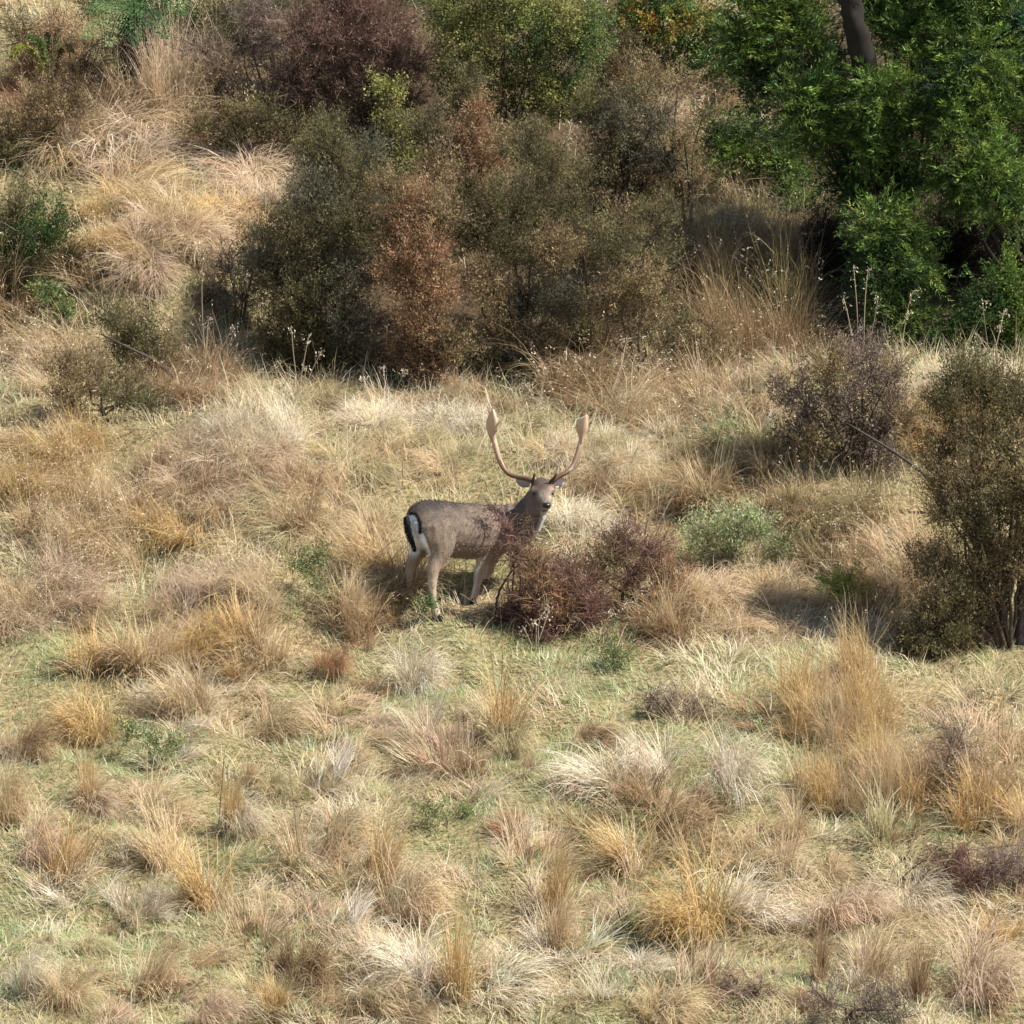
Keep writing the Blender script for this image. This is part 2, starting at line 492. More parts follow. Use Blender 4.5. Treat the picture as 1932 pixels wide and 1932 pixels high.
# meadow tussocks, one by one: kind, palette, x, y of the foot, width, height, label, lean, direction of lean
R, L_ = 0.0, math.pi
HEROES = [
    ('mop', 'brown', 50, 1432, 110, 75, 'small brown tussock by the pale streak at the meadow edge', .5, R),
    ('upright', 'gold', 165, 1520, 75, 85, 'thin tuft with a golden tip on bare green turf', .0, R),
    ('mop', 'pink', 185, 1530, 100, 60, 'pinkish drooping tussock beside the golden-tipped tuft', .4, R),
    ('mop', 'straw', 295, 1552, 150, 70, 'low straw tussock with a dark hollow on its face', .3, R),
    ('upright', 'gold', 437, 1575, 60, 115, 'narrow golden tuft standing up out of a pale mop', .0, R),
    ('mop', 'pale', 462, 1580, 100, 75, 'bleached mop falling away from the narrow golden tuft', .6, R),
    ('mop', 'straw', 665, 1448, 75, 42, 'small lone straw tussock on pale green turf', .2, R),
    ('upright', 'gold', 125, 1655, 130, 110, 'bushy golden tuft with wispy sides', .2, R),
    ('upright', 'straw', 310, 1640, 150, 100, 'loose straw tuft with broad spread blades', .2, L_),
    ('upright', 'gold', 385, 1720, 150, 130, 'fan-shaped golden tuft beside the loose straw tuft', .2, L_),
    ('mop', 'straw', 640, 1595, 140, 70, 'straw tussock at the head of a long leaning ridge', .5, R),
    ('upright', 'gold', 715, 1670, 100, 120, 'upright orange-gold tuft in the long leaning ridge', .2, R),
    ('mop', 'straw', 765, 1735, 170, 110, 'big straw mop with a dark green heart', .6, R),
    ('mop', 'brown', 585, 1855, 130, 95, 'brown shaggy tussock with dark hollows', .3, R),
    ('upright', 'brown', 540, 1840, 60, 80, 'short brown tuft beside the shaggy tussock', .0, R),
    ('upright', 'straw', 275, 1875, 120, 110, 'straw tuft with a dark foot', .3, R),
    ('mop', 'straw', 120, 1895, 120, 75, 'round straw mop beside a pale bent one', .3, R),
    ('mop', 'pale', 55, 1870, 120, 85, 'pale bent mop with a shaded side', .5, R),
    ('upright', 'gold', 860, 1885, 110, 150, 'tall orange-gold tuft standing over a bleached mop', .0, R),
    ('mop', 'pale', 785, 1865, 190, 95, 'wide bleached mop with a brown hollow', .4, L_),
    ('mop', 'pale', 950, 1885, 190, 80, 'pale trailing mop falling from the tall orange-gold tuft', .8, R),
    ('upright', 'gold', 520, 1915, 90, 80, 'orange tuft cut by the meadow edge', .0, R),
    ('mop', 'pink', 400, 1930, 130, 70, 'pinkish mop at the meadow edge', .4, R),
    ('flat', 'straw', 575, 1638, 190, 50, 'flattened straw mat with a dark underside', .3, R),
    ('flat', 'pale', 620, 1500, 190, 40, 'bleached white mat combed flat on the turf', .5, R),
    ('flat', 'pale', 250, 1745, 170, 45, 'pale mat trailing from the bushy golden tuft', .5, R),
    ('mop', 'pale', 785, 1305, 130, 80, 'pale domed tussock at the top of the meadow', .2, R),
    ('upright', 'gold', 950, 1405, 115, 160, 'tall golden tuft with a green-brown foot below the buck', .0, R),
    ('mop', 'mixed', 960, 1425, 120, 60, 'low mixed mop at the foot of the tall golden tuft', .2, R),
    ('flat', 'pink', 845, 1450, 210, 60, 'grey-pink flattened fringe beside the tall golden tuft', .4, L_),
    ('flat', 'pale', 790, 1390, 110, 45, 'small pale curl of flattened grass', .4, L_),
    ('mop', 'rust', 620, 1275, 90, 60, 'small reddish tussock below the green hollow', .2, R),
    ('mop', 'straw', 515, 1395, 140, 85, 'straw tussock trailing a pale tail', .5, R),
    ('mop', 'straw', 360, 1345, 160, 90, 'straw tussock under the golden bank', .2, L_),
    ('mop', 'gold', 170, 1395, 170, 85, 'wide golden tussock beside the dark green weeds', .2, L_),
    ('mop', 'pale', 1150, 1492, 190, 75, 'wave-shaped tussock with a bleached crest', .7, L_),
    ('mop', 'pale', 1235, 1478, 150, 85, 'bleached end of the wave-shaped tussock', .4, L_),
    ('upright', 'brown', 1215, 1520, 160, 75, 'brown tangled face under the bleached wave', .1, L_),
    ('mop', 'pale', 1385, 1515, 170, 130, 'tall pale mop with grey shaggy skirts', .3, R),
    ('mop', 'brown', 1275, 1600, 210, 110, 'brown shaggy tussock below the wave-shaped one', .3, R),
    ('upright', 'gold', 1180, 1635, 150, 85, 'wispy orange-gold tuft beside the brown shaggy tussock', .2, L_),
    ('mop', 'straw', 1500, 1588, 100, 65, 'small arched straw tussock over dark green grass', .1, L_),
    ('upright', 'gold', 1045, 1730, 85, 150, 'tall wispy golden tuft on open turf', .1, R),
    ('upright', 'straw', 1055, 1785, 100, 110, 'straw tuft splaying below the tall wispy one', .1, R),
    ('mop', 'gold', 1310, 1770, 230, 130, 'largest domed tussock, golden with two dark hollows', .2, L_),
    ('mop', 'pale', 1400, 1745, 210, 110, 'pale sloping shoulder of the largest domed tussock', .8, R),
    ('mop', 'pink', 1590, 1745, 210, 95, 'broad pinkish mop with a bleached end', .5, R),
    ('mop', 'pale', 1725, 1725, 150, 75, 'bleached mop below the purple twigs', .6, R),
    ('upright', 'gold', 1880, 1785, 120, 80, 'low golden fan at the meadow edge', .0, R),
    ('upright', 'brown', 1545, 1860, 60, 130, 'dark narrow orange-brown tuft', .0, R),
    ('upright', 'straw', 1640, 1855, 140, 120, 'straw tuft with a yellow heart', .2, R),
    ('upright', 'brown', 1730, 1890, 90, 110, 'orange-brown brush-like tuft beside the yellow-hearted one', .0, R),
    ('mop', 'pink', 1850, 1880, 210, 110, 'big pinkish mop in the meadow corner', .3, R),
    ('flat', 'mixed', 1690, 1600, 190, 60, 'yellow-green flattened mat below the reeds', .3, R),
    ('flat', 'brown', 890, 1470, 100, 30, 'dark thin mat on the turf', .2, R),
    ('mop', 'mixed', 520, 1500, 90, 40, 'low greenish mop on the turf', .2, R),
    ('mop', 'rust', 965, 1585, 90, 42, 'low red-brown tussock among weeds', .1, R),
    ('flat', 'straw', 1010, 1640, 180, 40, 'straw streak lying over the turf', .5, R),
    ('flat', 'straw', 1200, 1690, 170, 40, 'straw mat lying above the largest domed tussock', .5, R),
    ('flat', 'pale', 640, 1770, 200, 40, 'pale streak lying below the flattened mats', .5, R),
    ('flat', 'pale', 1150, 1880, 220, 50, 'bleached streak in the lower meadow', .6, R),
    ('flat', 'pink', 1330, 1880, 200, 45, 'pinkish streak in the lower meadow', .4, R),
    ('flat', 'straw', 480, 1790, 180, 45, 'straw streak below the fan-shaped golden tuft', .5, R),
    ('flat', 'mixed', 1330, 1640, 160, 50, 'green-brown mat behind the largest domed tussock', .4, R),
    ('flat', 'straw', 1480, 1660, 150, 40, 'straw mat on the bright turf', .4, L_),
    ('mop', 'straw', 700, 1900, 150, 80, 'straw mop with trailing ends in the lower meadow', .5, R),
    ('mop', 'straw', 1250, 1925, 160, 70, 'straw mop cut by the lower meadow edge', .4, R),
    ('mop', 'straw', 20, 1560, 110, 130, 'tall straw mop at the meadow edge', .3, R),
    ('mop', 'pink', 70, 1620, 120, 80, 'pinkish mop beside the bushy golden tuft', .3, R),
]
for k, pal, x, y, w, h, lab, lean, rot in HEROES:
    hero(k, pal, x, y, w, h, lab + '', lean, rot + rng.uniform(-.5, .5))

HUE = {'straw': 'straw-coloured', 'gold': 'golden', 'pale': 'bleached', 'pink': 'pinkish', 'brown': 'brown', 'rust': 'rusty', 'olive': 'olive-brown', 'green': 'green', 'mixed': 'green-and-straw'}
ADJ = set('rust-brown tall pale straw brown tawny bleached arching drooping pinkish feathery rust golden pink-straw low mixed straw-green greenish flattened wispy dark dull olive-brown reddish-brown shaggy brown-straw'.split())
def noun(label):
    w = label.split()
    while w[0] in ADJ: w.pop(0)
    if w[0] == 'grass' and w[1] != 'clump': w.insert(1, 'clump')
    return ' '.join(w)
def patch(kind, pal, cx, cy, rx, ry, n, scale, label, group, lean=0.0, rot=None, hs=1.0):
    for i in range(n):
        a = rng.uniform(0, 6.28); q = math.sqrt((i + .5) / n)
        g = ground_hit(cx + rx * q * math.cos(a), cy + ry * q * math.sin(a))
        f = rng.uniform(.6, 1.2); s = scale * f
        p = pal if isinstance(pal, str) else pal[int(rng.integers(len(pal)))]
        ln = (0.0, .4, .8)[int(rng.integers(3))] if kind in ('mop', 'tall') else lean
        lab = ' '.join(['small' if f < .8 else 'large' if f > 1.0 else 'middling', HUE[p]] + (['leaning'] if ln > .5 else []) + [noun(label)])
        rz = (rng.uniform(0, 6.28) if kind == 'mop' else rng.choice([-.6, .3, 2.6, 3.8, 4.7]) + rng.uniform(-.8, .8)) if rot is None else rot + rng.uniform(-.6, .6)
        clump(kind, p, g, s * rng.uniform(.85, 1.15), s * hs * rng.uniform(.8, 1.15), rz, lab, group, ln, var=int(rng.integers(2)))

PATCHES = [
    # top of the hill
    ('tall', ('rust', 'brown'), 120, 175, 130, 70, 13, .85, 'rust-brown tall grass near the fern fronds', 'rusty grass by the ferns'),
    ('reed', ('straw', 'pink'), 335, 210, 75, 35, 9, .95, 'tall pale reed clump beside the dark fern trunk', 'reeds beside the fern trunk'),
    ('tall', ('straw', 'brown'), 235, 240, 90, 30, 6, .8, 'straw seed grass below the fern trunk', 'seed grass below the fern trunk'),
    ('tall', ('brown', 'olive'), 500, 220, 110, 60, 8, .8, 'brown grass below the red twiggy shrub', 'grass below the red shrub'),
    ('tall', ('straw', 'pink'), 1225, 210, 60, 30, 5, .7, 'pale grass below the autumn bramble', 'grass below the bramble'),
    ('tall', ('straw', 'brown'), 1390, 175, 45, 50, 5, .75, 'straw grass between bramble and evergreen', 'grass beside the evergreen'),
    # tawny mound
    ('mop', ('straw', 'pink', 'gold'), 250, 330, 170, 80, 18, 1.15, 'tawny tussock on the rounded mound', 'tussocks on the rounded mound'),
    ('mop', 'pale', 210, 262, 120, 22, 7, .8, 'bleached tussock on the crest of the mound', 'pale tussocks on the mound crest'),
    ('mop', ('pink', 'straw'), 420, 345, 90, 50, 7, 1.0, 'arching tawny tussock beside the mound', 'tussocks beside the mound'),
    ('mop', ('pink', 'straw', 'gold'), 480, 420, 80, 60, 9, 1.0, 'tawny tussock against the grey-green bushes', 'tussocks against the grey-green bushes'),
    ('tall', ('straw', 'gold'), 240, 500, 110, 60, 10, .85, 'straw clump at the foot of the mound', 'clumps at the foot of the mound'),
    ('mop', ('pink', 'brown'), 330, 470, 90, 60, 7, .9, 'brown drooping tussock with a dark hollow behind', 'drooping tussocks below the mound'),
    # left slope
    ('tall', ('pink', 'straw'), 80, 690, 110, 50, 10, .75, 'pinkish feathery clump above the golden bank', 'feathery clumps above the golden bank'),
    ('tall', ('brown', 'rust'), 350, 740, 80, 40, 8, .75, 'rust clump beside the leaning olive bush', 'rusty clumps by the leaning bush'),
    ('tall', ('straw', 'brown'), 40, 560, 70, 60, 7, .8, 'straw clump below the dark olive bush', 'clumps below the dark olive bush'),
    ('tall', ('gold', 'straw'), 80, 880, 120, 80, 19, .72, 'golden clump high on the grassy bank', 'golden clumps high on the bank'),
    ('tall', ('gold', 'straw'), 190, 1010, 150, 90, 25, .70, 'golden clump on the middle of the grassy bank', 'golden clumps on the bank'),
    ('tall', ('straw', 'pink'), 90, 1150, 120, 65, 15, .64, 'straw clump at the foot of the golden bank', 'straw clumps below the bank'),
    ('tall', ('straw', 'pink'), 380, 1140, 120, 75, 18, .62, 'pink-straw clump on the knoll above the meadow', 'clumps on the knoll'),
    ('upright', ('gold', 'straw'), 440, 1245, 90, 40, 7, 1.0, 'golden tuft at the foot of the knoll', 'golden tufts under the knoll'),
    ('upright', ('straw', 'gold'), 280, 1250, 120, 40, 9, 1.0, 'straw tuft along the lower bank', 'straw tufts along the lower bank'),
    ('mop', ('straw', 'pink'), 430, 900, 120, 70, 17, .85, 'drooping straw tussock on the shaggy shoulder', 'tussocks on the shaggy shoulder'),
    ('tall', 'pale', 440, 830, 110, 30, 8, .6, 'bleached feathery clump on the crest of the shoulder', 'bleached clumps on the shoulder'),
    ('mop', ('straw', 'mixed'), 590, 990, 130, 65, 16, .75, 'low mixed tussock on the green saddle', 'tussocks on the green saddle'),
    ('upright', 'brown', 430, 960, 260, 60, 12, .9, 'shade-toned tuft on the shaggy shoulder', 'shade-toned tufts on the shoulder'),  # brown tufts added to stand in for shaded hollows
    ('upright', ('brown', 'olive'), 1300, 930, 220, 60, 12, .8, 'shade-toned tuft below the thicket', 'shade-toned tufts below the thicket'),  # dark tuft colours take the place of shadow between clumps
    ('upright', ('gold', 'straw'), 715, 1120, 60, 60, 9, 1.05, 'golden tuft behind the tail of the buck', 'tufts by the tail of the buck'),
    ('upright', ('straw', 'brown'), 650, 1190, 90, 40, 8, .8, 'straw tuft beside the green hollow', 'tufts by the green hollow'),
    # ledge behind the buck
    ('mop', 'pale', 780, 806, 120, 14, 13, .72, 'bleached tussock curling over the ledge', 'bleached tussocks on the ledge'),
    ('mop', ('mixed', 'straw'), 740, 870, 160, 50, 16, .7, 'straw-green tussock hanging below the ledge', 'tussocks below the ledge'),
    ('mop', ('pale', 'straw'), 1120, 880, 100, 55, 13, .7, 'pale tussock behind the antlers', 'tussocks behind the antlers'),
    ('mop', ('pale', 'straw'), 1120, 1000, 60, 50, 6, .8, 'pale tussock behind the red-brown shrub', 'tussocks behind the red shrub'),
    ('mop', ('mixed', 'straw'), 1270, 880, 150, 60, 17, .62, 'greenish tussock on the slope below the brown thicket', 'tussocks below the brown thicket'),
    ('flat', ('pale', 'straw'), 1310, 818, 130, 14, 9, .75, 'flattened pale mat on the lip of the ledge', 'mats on the ledge lip'),
    ('upright', ('straw', 'olive'), 1370, 900, 110, 60, 9, .9, 'wispy straw tuft under the purple bush', 'tufts under the purple bush'),
    # thickets in front of the dark bushes
    ('tall', ('olive', 'brown'), 600, 770, 90, 20, 7, .5, 'dark grass at the foot of the grey-olive bush', 'grass under the grey-olive bush'),
    ('tall', ('brown', 'olive'), 880, 770, 130, 20, 8, .5, 'brown grass at the foot of the rusty bush', 'grass under the rusty bush'),
    ('tall', ('brown', 'straw'), 1260, 760, 190, 45, 20, .8, 'brown grass in front of the thicket', 'grass in front of the brown thicket'),
    ('reed', ('brown', 'olive'), 1390, 640, 150, 80, 20, .85, 'brown arching clump in the thicket', 'arching clumps in the brown thicket'),
    ('tall', ('brown', 'olive'), 1380, 470, 140, 70, 18, .9, 'dull brown clump high in the thicket', 'clumps high in the thicket'),
    ('tall', ('straw', 'olive', 'brown'), 1320, 340, 90, 80, 13, .8, 'straw clump beside the leaning green shrub', 'clumps beside the green shrub'),
    ('tall', ('straw', 'brown'), 1490, 700, 70, 40, 7, .7, 'straw clump behind the purple bush', 'clumps behind the purple bush'),
    # right crest and slope
    ('tall', ('pale', 'straw'), 1820, 735, 130, 20, 13, .6, 'bleached seed grass along the bright crest', 'seed grass on the bright crest'),
    ('tall', ('straw', 'gold'), 1770, 830, 80, 60, 7, .7, 'straw clump between the purple and olive bushes', 'clumps between the two bushes'),
    ('tall', ('olive', 'brown'), 1570, 1000, 90, 70, 11, .7, 'olive-brown clump below the purple bush', 'clumps below the purple bush'),
    ('tall', ('brown', 'straw', 'rust'), 1680, 1090, 90, 70, 12, .7, 'reddish-brown clump beside the big olive bush', 'clumps beside the olive bush'),
    ('mop', ('straw', 'pink'), 1400, 1150, 120, 60, 17, .75, 'shaggy straw tussock on the slope above the turf', 'shaggy tussocks above the turf'),
    ('upright', ('straw', 'brown'), 1270, 1190, 60, 40, 7, 1.0, 'brown-straw tuft at the end of the red shrub', 'tufts at the end of the red shrub'),
    ('reed', ('straw', 'gold'), 1580, 1350, 95, 80, 15, .62, 'tall golden reed clump in the great reed bed', 'golden reeds in the reed bed'),
    ('reed', ('gold', 'straw'), 1640, 1490, 115, 50, 15, .56, 'straw reed clump along the edge of the reed bed', 'straw reeds in the reed bed'),
    ('tall', ('brown', 'straw'), 1800, 1460, 110, 60, 11, .72, 'brown clump below the dark trunks', 'brown clumps under the trunks'),
    ('upright', ('straw', 'gold'), 1850, 1570, 90, 50, 8, 1.0, 'straw tuft by the purple twigs', 'tufts by the purple twigs'),
]
for p_ in PATCHES:
    patch(*p_)

# turf between the large tussocks: many small mops that share one look
def small_tussocks(n, x0, x1, y0, y1):
    for i in range(n):
        dx, dy = rng.uniform(x0, x1), rng.uniform(y0, y1)
        g = ground_hit(dx, dy)
        k = ('flat', 'mop', 'flat', 'upright')[int(rng.integers(4))]
        s = rng.uniform(.28, .55)
        if k == 'upright': s *= .9
        if k == 'flat': s *= 1.8
        if k == 'mop': s *= 1.25
        pal = ('straw', 'pale', 'mixed', 'brown', 'pink')[int(rng.integers(5))]
        clump(k, pal, g, s, s * rng.uniform(.6, 1.0), rng.uniform(-.8, .8), HUE[pal] + ' ' + {
            'flat': 'combed wisp of dead grass on the meadow turf',
            'mop': 'wisp of drooping tussock on the meadow turf',
            'upright': 'little upright wisp of grass on the meadow turf'}[k], {'flat': 'combed wisps over the meadow', 'mop': 'drooping wisps over the meadow', 'upright': 'upright wisps over the meadow'}[k], lean=.4 if k != 'upright' else 0.0)
small_tussocks(150, 0, 1932, 1300, 1932)

# ------------------------------------------------------------------ shrubs and trees
def bush(name, label, cat, base, lobes, style, pals, density=1.0, leaf=1.0, stem=(.10, .07, .05), group=None, trunk_r=.016, bent=None, specks=0.0, seed=None, twigc=None):
    r = np.random.default_rng(abs(hash_str(label)) % 100000 if seed is None else seed)
    base = np.array(base, float)
    root = empty(name, base, label, cat, group)
    cr = MB(); tr = MB()
    tw = np.array(twigc if twigc is not None else stem)
    for lobe in lobes:
        dx, dy, rd = lobe[:3]
        dY = lobe[3] if len(lobe) > 3 else 0.0
        pal = pals[lobe[4]] if len(lobe) > 4 else pals[int(r.integers(len(pals)))]
        c0 = at(dx, dy, base[1] + dY + r.uniform(-.12, .12))
        rad = rd / 255.0
        gz = float(H(c0[0], c0[1]))
        c0[2] = max(c0[2], gz + rad * .35)
        # stems from the foot to the lobe
        a = base + r.standard_normal(3) * np.array([.04, .04, 0]); a[2] = base[2] - .03
        mid = a * .5 + c0 * .5 + r.standard_normal(3) * .06 + np.array([0, 0, .05])
        path = spline([a, a * .8 + c0 * .2 + np.array([0, 0, .08]), mid, c0], 3)
        tube(tr, path - base, np.linspace(trunk_r * r.uniform(.6, 1), trunk_r * .25, len(path)), np.array(stem) * r.uniform(.8, 1.2), 5)
        # sprays
        ns = int(max(6, (100 if style == 'feather' else 118) * density * (rad / .25) ** 2))
        u = r.standard_normal((ns, 3)); u /= np.linalg.norm(u, axis=1)[:, None]
        rr = rad * (.35 + .65 * r.random(ns) ** .55) * (1 + .20 * r.standard_normal(ns)) * (1 + .35 * (vnoise(u[:, 0] * 2.2 + dx, u[:, 2] * 2.2 + dy, 5) - .5))
        o = c0 + u * rr[:, None] * np.array([1, .9, .92])
        o[:, 2] = np.maximum(o[:, 2], H(o[:, 0], o[:, 1]) + .02)
        if style == 'fine':
            Ls = r.uniform(.14, .36, ns) * (.6 + rad); up = 1.0; nl = 44; lsz = (.016, .032); ratio = .36; spread = .022; sag = 0
        elif style == 'broad':
            Ls = r.uniform(.08, .16, ns); up = .35; nl = 26; lsz = (.020, .036); ratio = .65; spread = .028; sag = 0
        elif style == 'feather':
            Ls = r.uniform(.20, .44, ns); up = .25; nl = 52; lsz = (.032, .054); ratio = .24; spread = .010; sag = .05
        elif style == 'twig':
            Ls = r.uniform(.10, .24, ns); up = .6; nl = 9; lsz = (.010, .018); ratio = .6; spread = .03; sag = 0
        elif style == 'weed':
            Ls = r.uniform(.05, .11, ns); up = .6; nl = 20; lsz = (.026, .046); ratio = .5; spread = .02; sag = 0
        d = u + np.array([0, 0, up]) + .45 * r.standard_normal((ns, 3)); d /= np.linalg.norm(d, axis=1)[:, None]
        cs = pick(pal, ns, r, .22)
        # fine woody twigs
        ribbons(cr, o - d * (Ls * .45)[:, None] - (o - c0) * .25, o + d * (Ls * .55)[:, None], .0045 if style != 'twig' else .005, np.clip(tw * r.uniform(.7, 1.5, (ns, 1)), 0, 1), r)
        if style == 'twig':
            for q in range(10):
                t = r.uniform(-.5, .5, ns)
                p0 = o + d * (Ls * t)[:, None]
                dd = d + .8 * r.standard_normal((ns, 3)); dd /= np.linalg.norm(dd, axis=1)[:, None]
                ribbons(cr, p0, p0 + dd * (Ls * r.uniform(.3, .8, ns))[:, None], .0045, np.clip(cs * r.uniform(.7, 1.3, (ns, 1)), 0, 1), r)
        if style == 'feather':
            # flat fronds: leaflets on both sides of the spray axis
            t = r.uniform(-.45, .55, (ns, nl))
            side = np.cross(d, np.array([0, 0, 1.0]) + .35 * r.standard_normal((ns, 3))); side /= np.linalg.norm(side, axis=1)[:, None]
            sg = np.where(r.random((ns, nl)) < .5, -1, 1)
            P = o[:, None] + d[:, None] * (Ls[:, None] * t)[..., None]
            P[..., 2] -= sag * (t + .45) ** 2
            # side twiglets give the frond its width
            lat = (r.random((ns, nl)) ** 1.2) * (.30 * Ls[:, None]) * (1.05 - (t + .45)) * sg
            P = P + side[:, None] * lat[..., None] + .012 * r.standard_normal(P.shape)
            dirs = d[:, None] * .9 + side[:, None] * (sg * .7)[..., None] + .35 * r.standard_normal(P.shape)
        else:
            t = r.uniform(-.5, .6, (ns, nl))
            P = o[:, None] + d[:, None] * (Ls[:, None] * t)[..., None] + spread * r.standard_normal((ns, nl, 3))
            dirs = d[:, None] * (1.5 if style == 'fine' else 1.0) + .8 * r.standard_normal(P.shape)
        P = P.reshape(-1, 3); dirs = dirs.reshape(-1, 3)
        n = len(P)
        c = np.repeat(cs, nl, 0) * (1 + .18 * r.standard_normal((n, 1)))
        leaves(cr, P, dirs, r.uniform(lsz[0], lsz[1], n) * leaf, ratio, np.clip(c, .004, .85), r, rhomb=style in ('broad', 'weed'))
        if specks:
            k = int(ns * specks)
            pp = c0 + r.standard_normal((k, 3)) * rad * .6
            leaves(cr, pp, r.standard_normal((k, 3)), r.uniform(.008, .014, k), .9, pick('pale', k, r), r)
    if bent is not None:
        for pts, rad, cc in bent:
            P = spline([at(*q) for q in pts], 4 if rad[0] < .1 else 12)
            tube(tr, P - base, np.linspace(rad[0], rad[1], len(P)), cc, 7 if rad[0] < .1 else 14)
    cr.v = [v - base.astype(np.float32) for v in cr.v]
    link('trunk' if trunk_r > .02 else 'stem', tr.mesh(name + '_stem', M_BARK if trunk_r > .02 else M_TWIG), root)
    link('crown', cr.mesh(name + '_crown', M_GLOSS if style == 'feather' else M_LEAF), root)
    return root

def hash_str(s):
    h = 7
    for ch in s: h = (h * 131 + ord(ch)) & 0x7fffffff
    return h

G_DARK = [(.052, .102, .028), (.036, .074, .022), (.080, .140, .034), (.028, .058, .022)]
G_MID = [(.125, .200, .036), (.090, .155, .032), (.190, .265, .050), (.052, .098, .026)]
G_BLUE = [(.055, .120, .055), (.040, .088, .044), (.085, .160, .065), (.030, .065, .034)]
G_YEL = [(.25, .26, .075), (.18, .20, .055), (.34, .32, .11), (.11, .13, .04)]
G_LEAFY = [(.14, .22, .075), (.10, .17, .06), (.20, .27, .09), (.28, .29, .10)]
AUTUMN = [(.14, .21, .06), (.10, .17, .045), (.34, .28, .06), (.42, .20, .05)]
OLIVE = [(.165, .150, .068), (.125, .120, .058), (.220, .185, .090), (.095, .085, .048)]
GREYOL = [(.175, .170, .110), (.140, .140, .092), (.230, .210, .140), (.110, .100, .068)]
RUSTY = [(.390, .240, .135), (.320, .190, .105), (.460, .310, .180), (.24, .150, .085)]
BRNOL = [(.320, .240, .125), (.250, .195, .100), (.390, .300, .170), (.185, .140, .078)]
REDTW = [(.240, .142, .110), (.190, .110, .088), (.310, .195, .148), (.150, .092, .072)]
PURP = [(.250, .190, .155), (.195, .148, .122), (.320, .250, .205), (.15, .112, .092)]
PALEG = [(.42, .45, .24), (.33, .38, .18), (.52, .50, .31), (.26, .32, .15)]

og = on_ground
bush('evergreen_tree', 'dark evergreen tree with a leaning grey trunk and feathery sprays', 'tree', og(1690, 5.7),
     [(1400, 80, 60), (1450, 150, 70), (1500, 60, 80), (1530, 180, 72, -.3, 1), (1560, 250, 70, -.2), (1610, 330, 62, -.2), (1660, 165, 66, -.5, 1),  # light-green palette on chosen lobes paints in their highlights
      (1690, 240, 70, -.5, 1), (1635, 265, 60, -.4, 1), (1700, 330, 60, -.3), (1720, 40, 80, -.2, 1), (1765, 105, 60, -.3, 1), (1660, 20, 70, .1),
      (1640, 390, 45, .1), (1700, -40, 90), (1500, -40, 80), (1420, 0, 60), (1560, 110, 50, .5), (1580, 180, 55, .4), (1760, 200, 60, .4)],
     'feather', [G_DARK, G_MID], 1.0, 1.0, (.055, .045, .038), trunk_r=.032,
     bent=[([(1700, 600, 5.8), (1685, 420, 5.7), (1650, 200, 5.35), (1618, 70, 5.15), (1590, -80, 5.05)], (.13, .085), (.027, .023, .020))])
bush('evergreen_tree', 'blue-green evergreen tree overhanging the black hollow', 'tree', og(1930, 5.4),
     [(1830, 100, 90, -.3), (1880, 200, 80, -.3), (1810, 240, 70, -.4), (1860, 320, 75, -.6, 1), (1910, 370, 60, -.6, 1), (1840, 20, 90), (1930, 60, 90),  # lighter palette puts highlights into the front lobes
      (1960, 300, 80), (1780, 330, 50, -.3), (1990, 180, 100), (1850, -50, 100), (1790, 160, 60, -.2), (1820, 380, 40, -.5, 1)],
     'feather', [G_BLUE, G_MID], 1.0, 1.0, (.055, .045, .038), trunk_r=.04)
bush('green_shrub', 'bright green feathery shrub standing before the black hollow', 'shrub', og(1690, 4.7),
     [(1660, 430, 62, 0, 0), (1715, 430, 52, 0, 0), (1640, 485, 52), (1690, 520, 60), (1705, 590, 50), (1670, 580, 42), (1735, 500, 45), (1700, 640, 40)],
     'feather', [G_MID, G_DARK], 1.1, .9)
bush('green_shrub', 'low dark green shrub behind the bright crest', 'shrub', og(1860, 4.4),
     [(1900, 530, 55), (1860, 580, 58), (1925, 600, 60), (1810, 640, 48), (1870, 650, 58), (1770, 655, 42), (1945, 660, 60)],
     'broad', [G_DARK, G_MID], 1.15, .9)
bush('green_shrub', 'green shrub leaning over the dry grass beside the evergreen', 'shrub', ground_hit(1430, 360),
     [(1395, 245, 52), (1430, 290, 55), (1370, 285, 42), (1475, 255, 50), (1490, 310, 45), (1510, 375, 35, -.2), (1350, 240, 30)],
     'feather', [G_DARK, G_MID], 1.0, .9)
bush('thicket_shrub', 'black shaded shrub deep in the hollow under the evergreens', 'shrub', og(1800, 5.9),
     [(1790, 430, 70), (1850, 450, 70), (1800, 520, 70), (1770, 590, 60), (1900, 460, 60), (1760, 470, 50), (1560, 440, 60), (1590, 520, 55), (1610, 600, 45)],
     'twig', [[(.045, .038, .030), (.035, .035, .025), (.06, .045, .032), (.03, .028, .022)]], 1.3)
bush('yellow_leaved_shrub', 'tall yellow-green small-leaved shrub behind the bush group', 'shrub', ground_hit(950, 285),
     [(850, 40, 60), (900, 70, 68), (860, 140, 58), (930, 150, 60), (1000, 60, 78), (1060, 40, 68), (1000, 140, 58), (1045, 185, 58), (1080, 165, 48),
      (1100, 95, 52), (880, 210, 42), (960, 205, 40), (950, -30, 90), (1110, 40, 45)], 'broad', [G_YEL, G_YEL, G_LEAFY], 1.15, .8)
bush('yellow_leaved_shrub', 'small yellow-green shrub at the foot of the red twigs', 'shrub', ground_hit(750, 385),
     [(730, 170, 38), (745, 235, 40), (765, 290, 44), (720, 300, 35), (755, 330, 32)], 'broad', [G_YEL], 1.1, .8)
bush('red_twiggy_shrub', 'bare dark red twiggy shrub with pale flecks', 'shrub', ground_hit(690, 285),
     [(570, 60, 66), (640, 50, 80), (720, 40, 80), (780, 110, 58), (705, 130, 80), (625, 145, 70), (765, 190, 48), (560, 150, 56), (690, 220, 50), (650, -30, 70)],
     'twig', [REDTW], 1.35, 1.0, specks=.5)
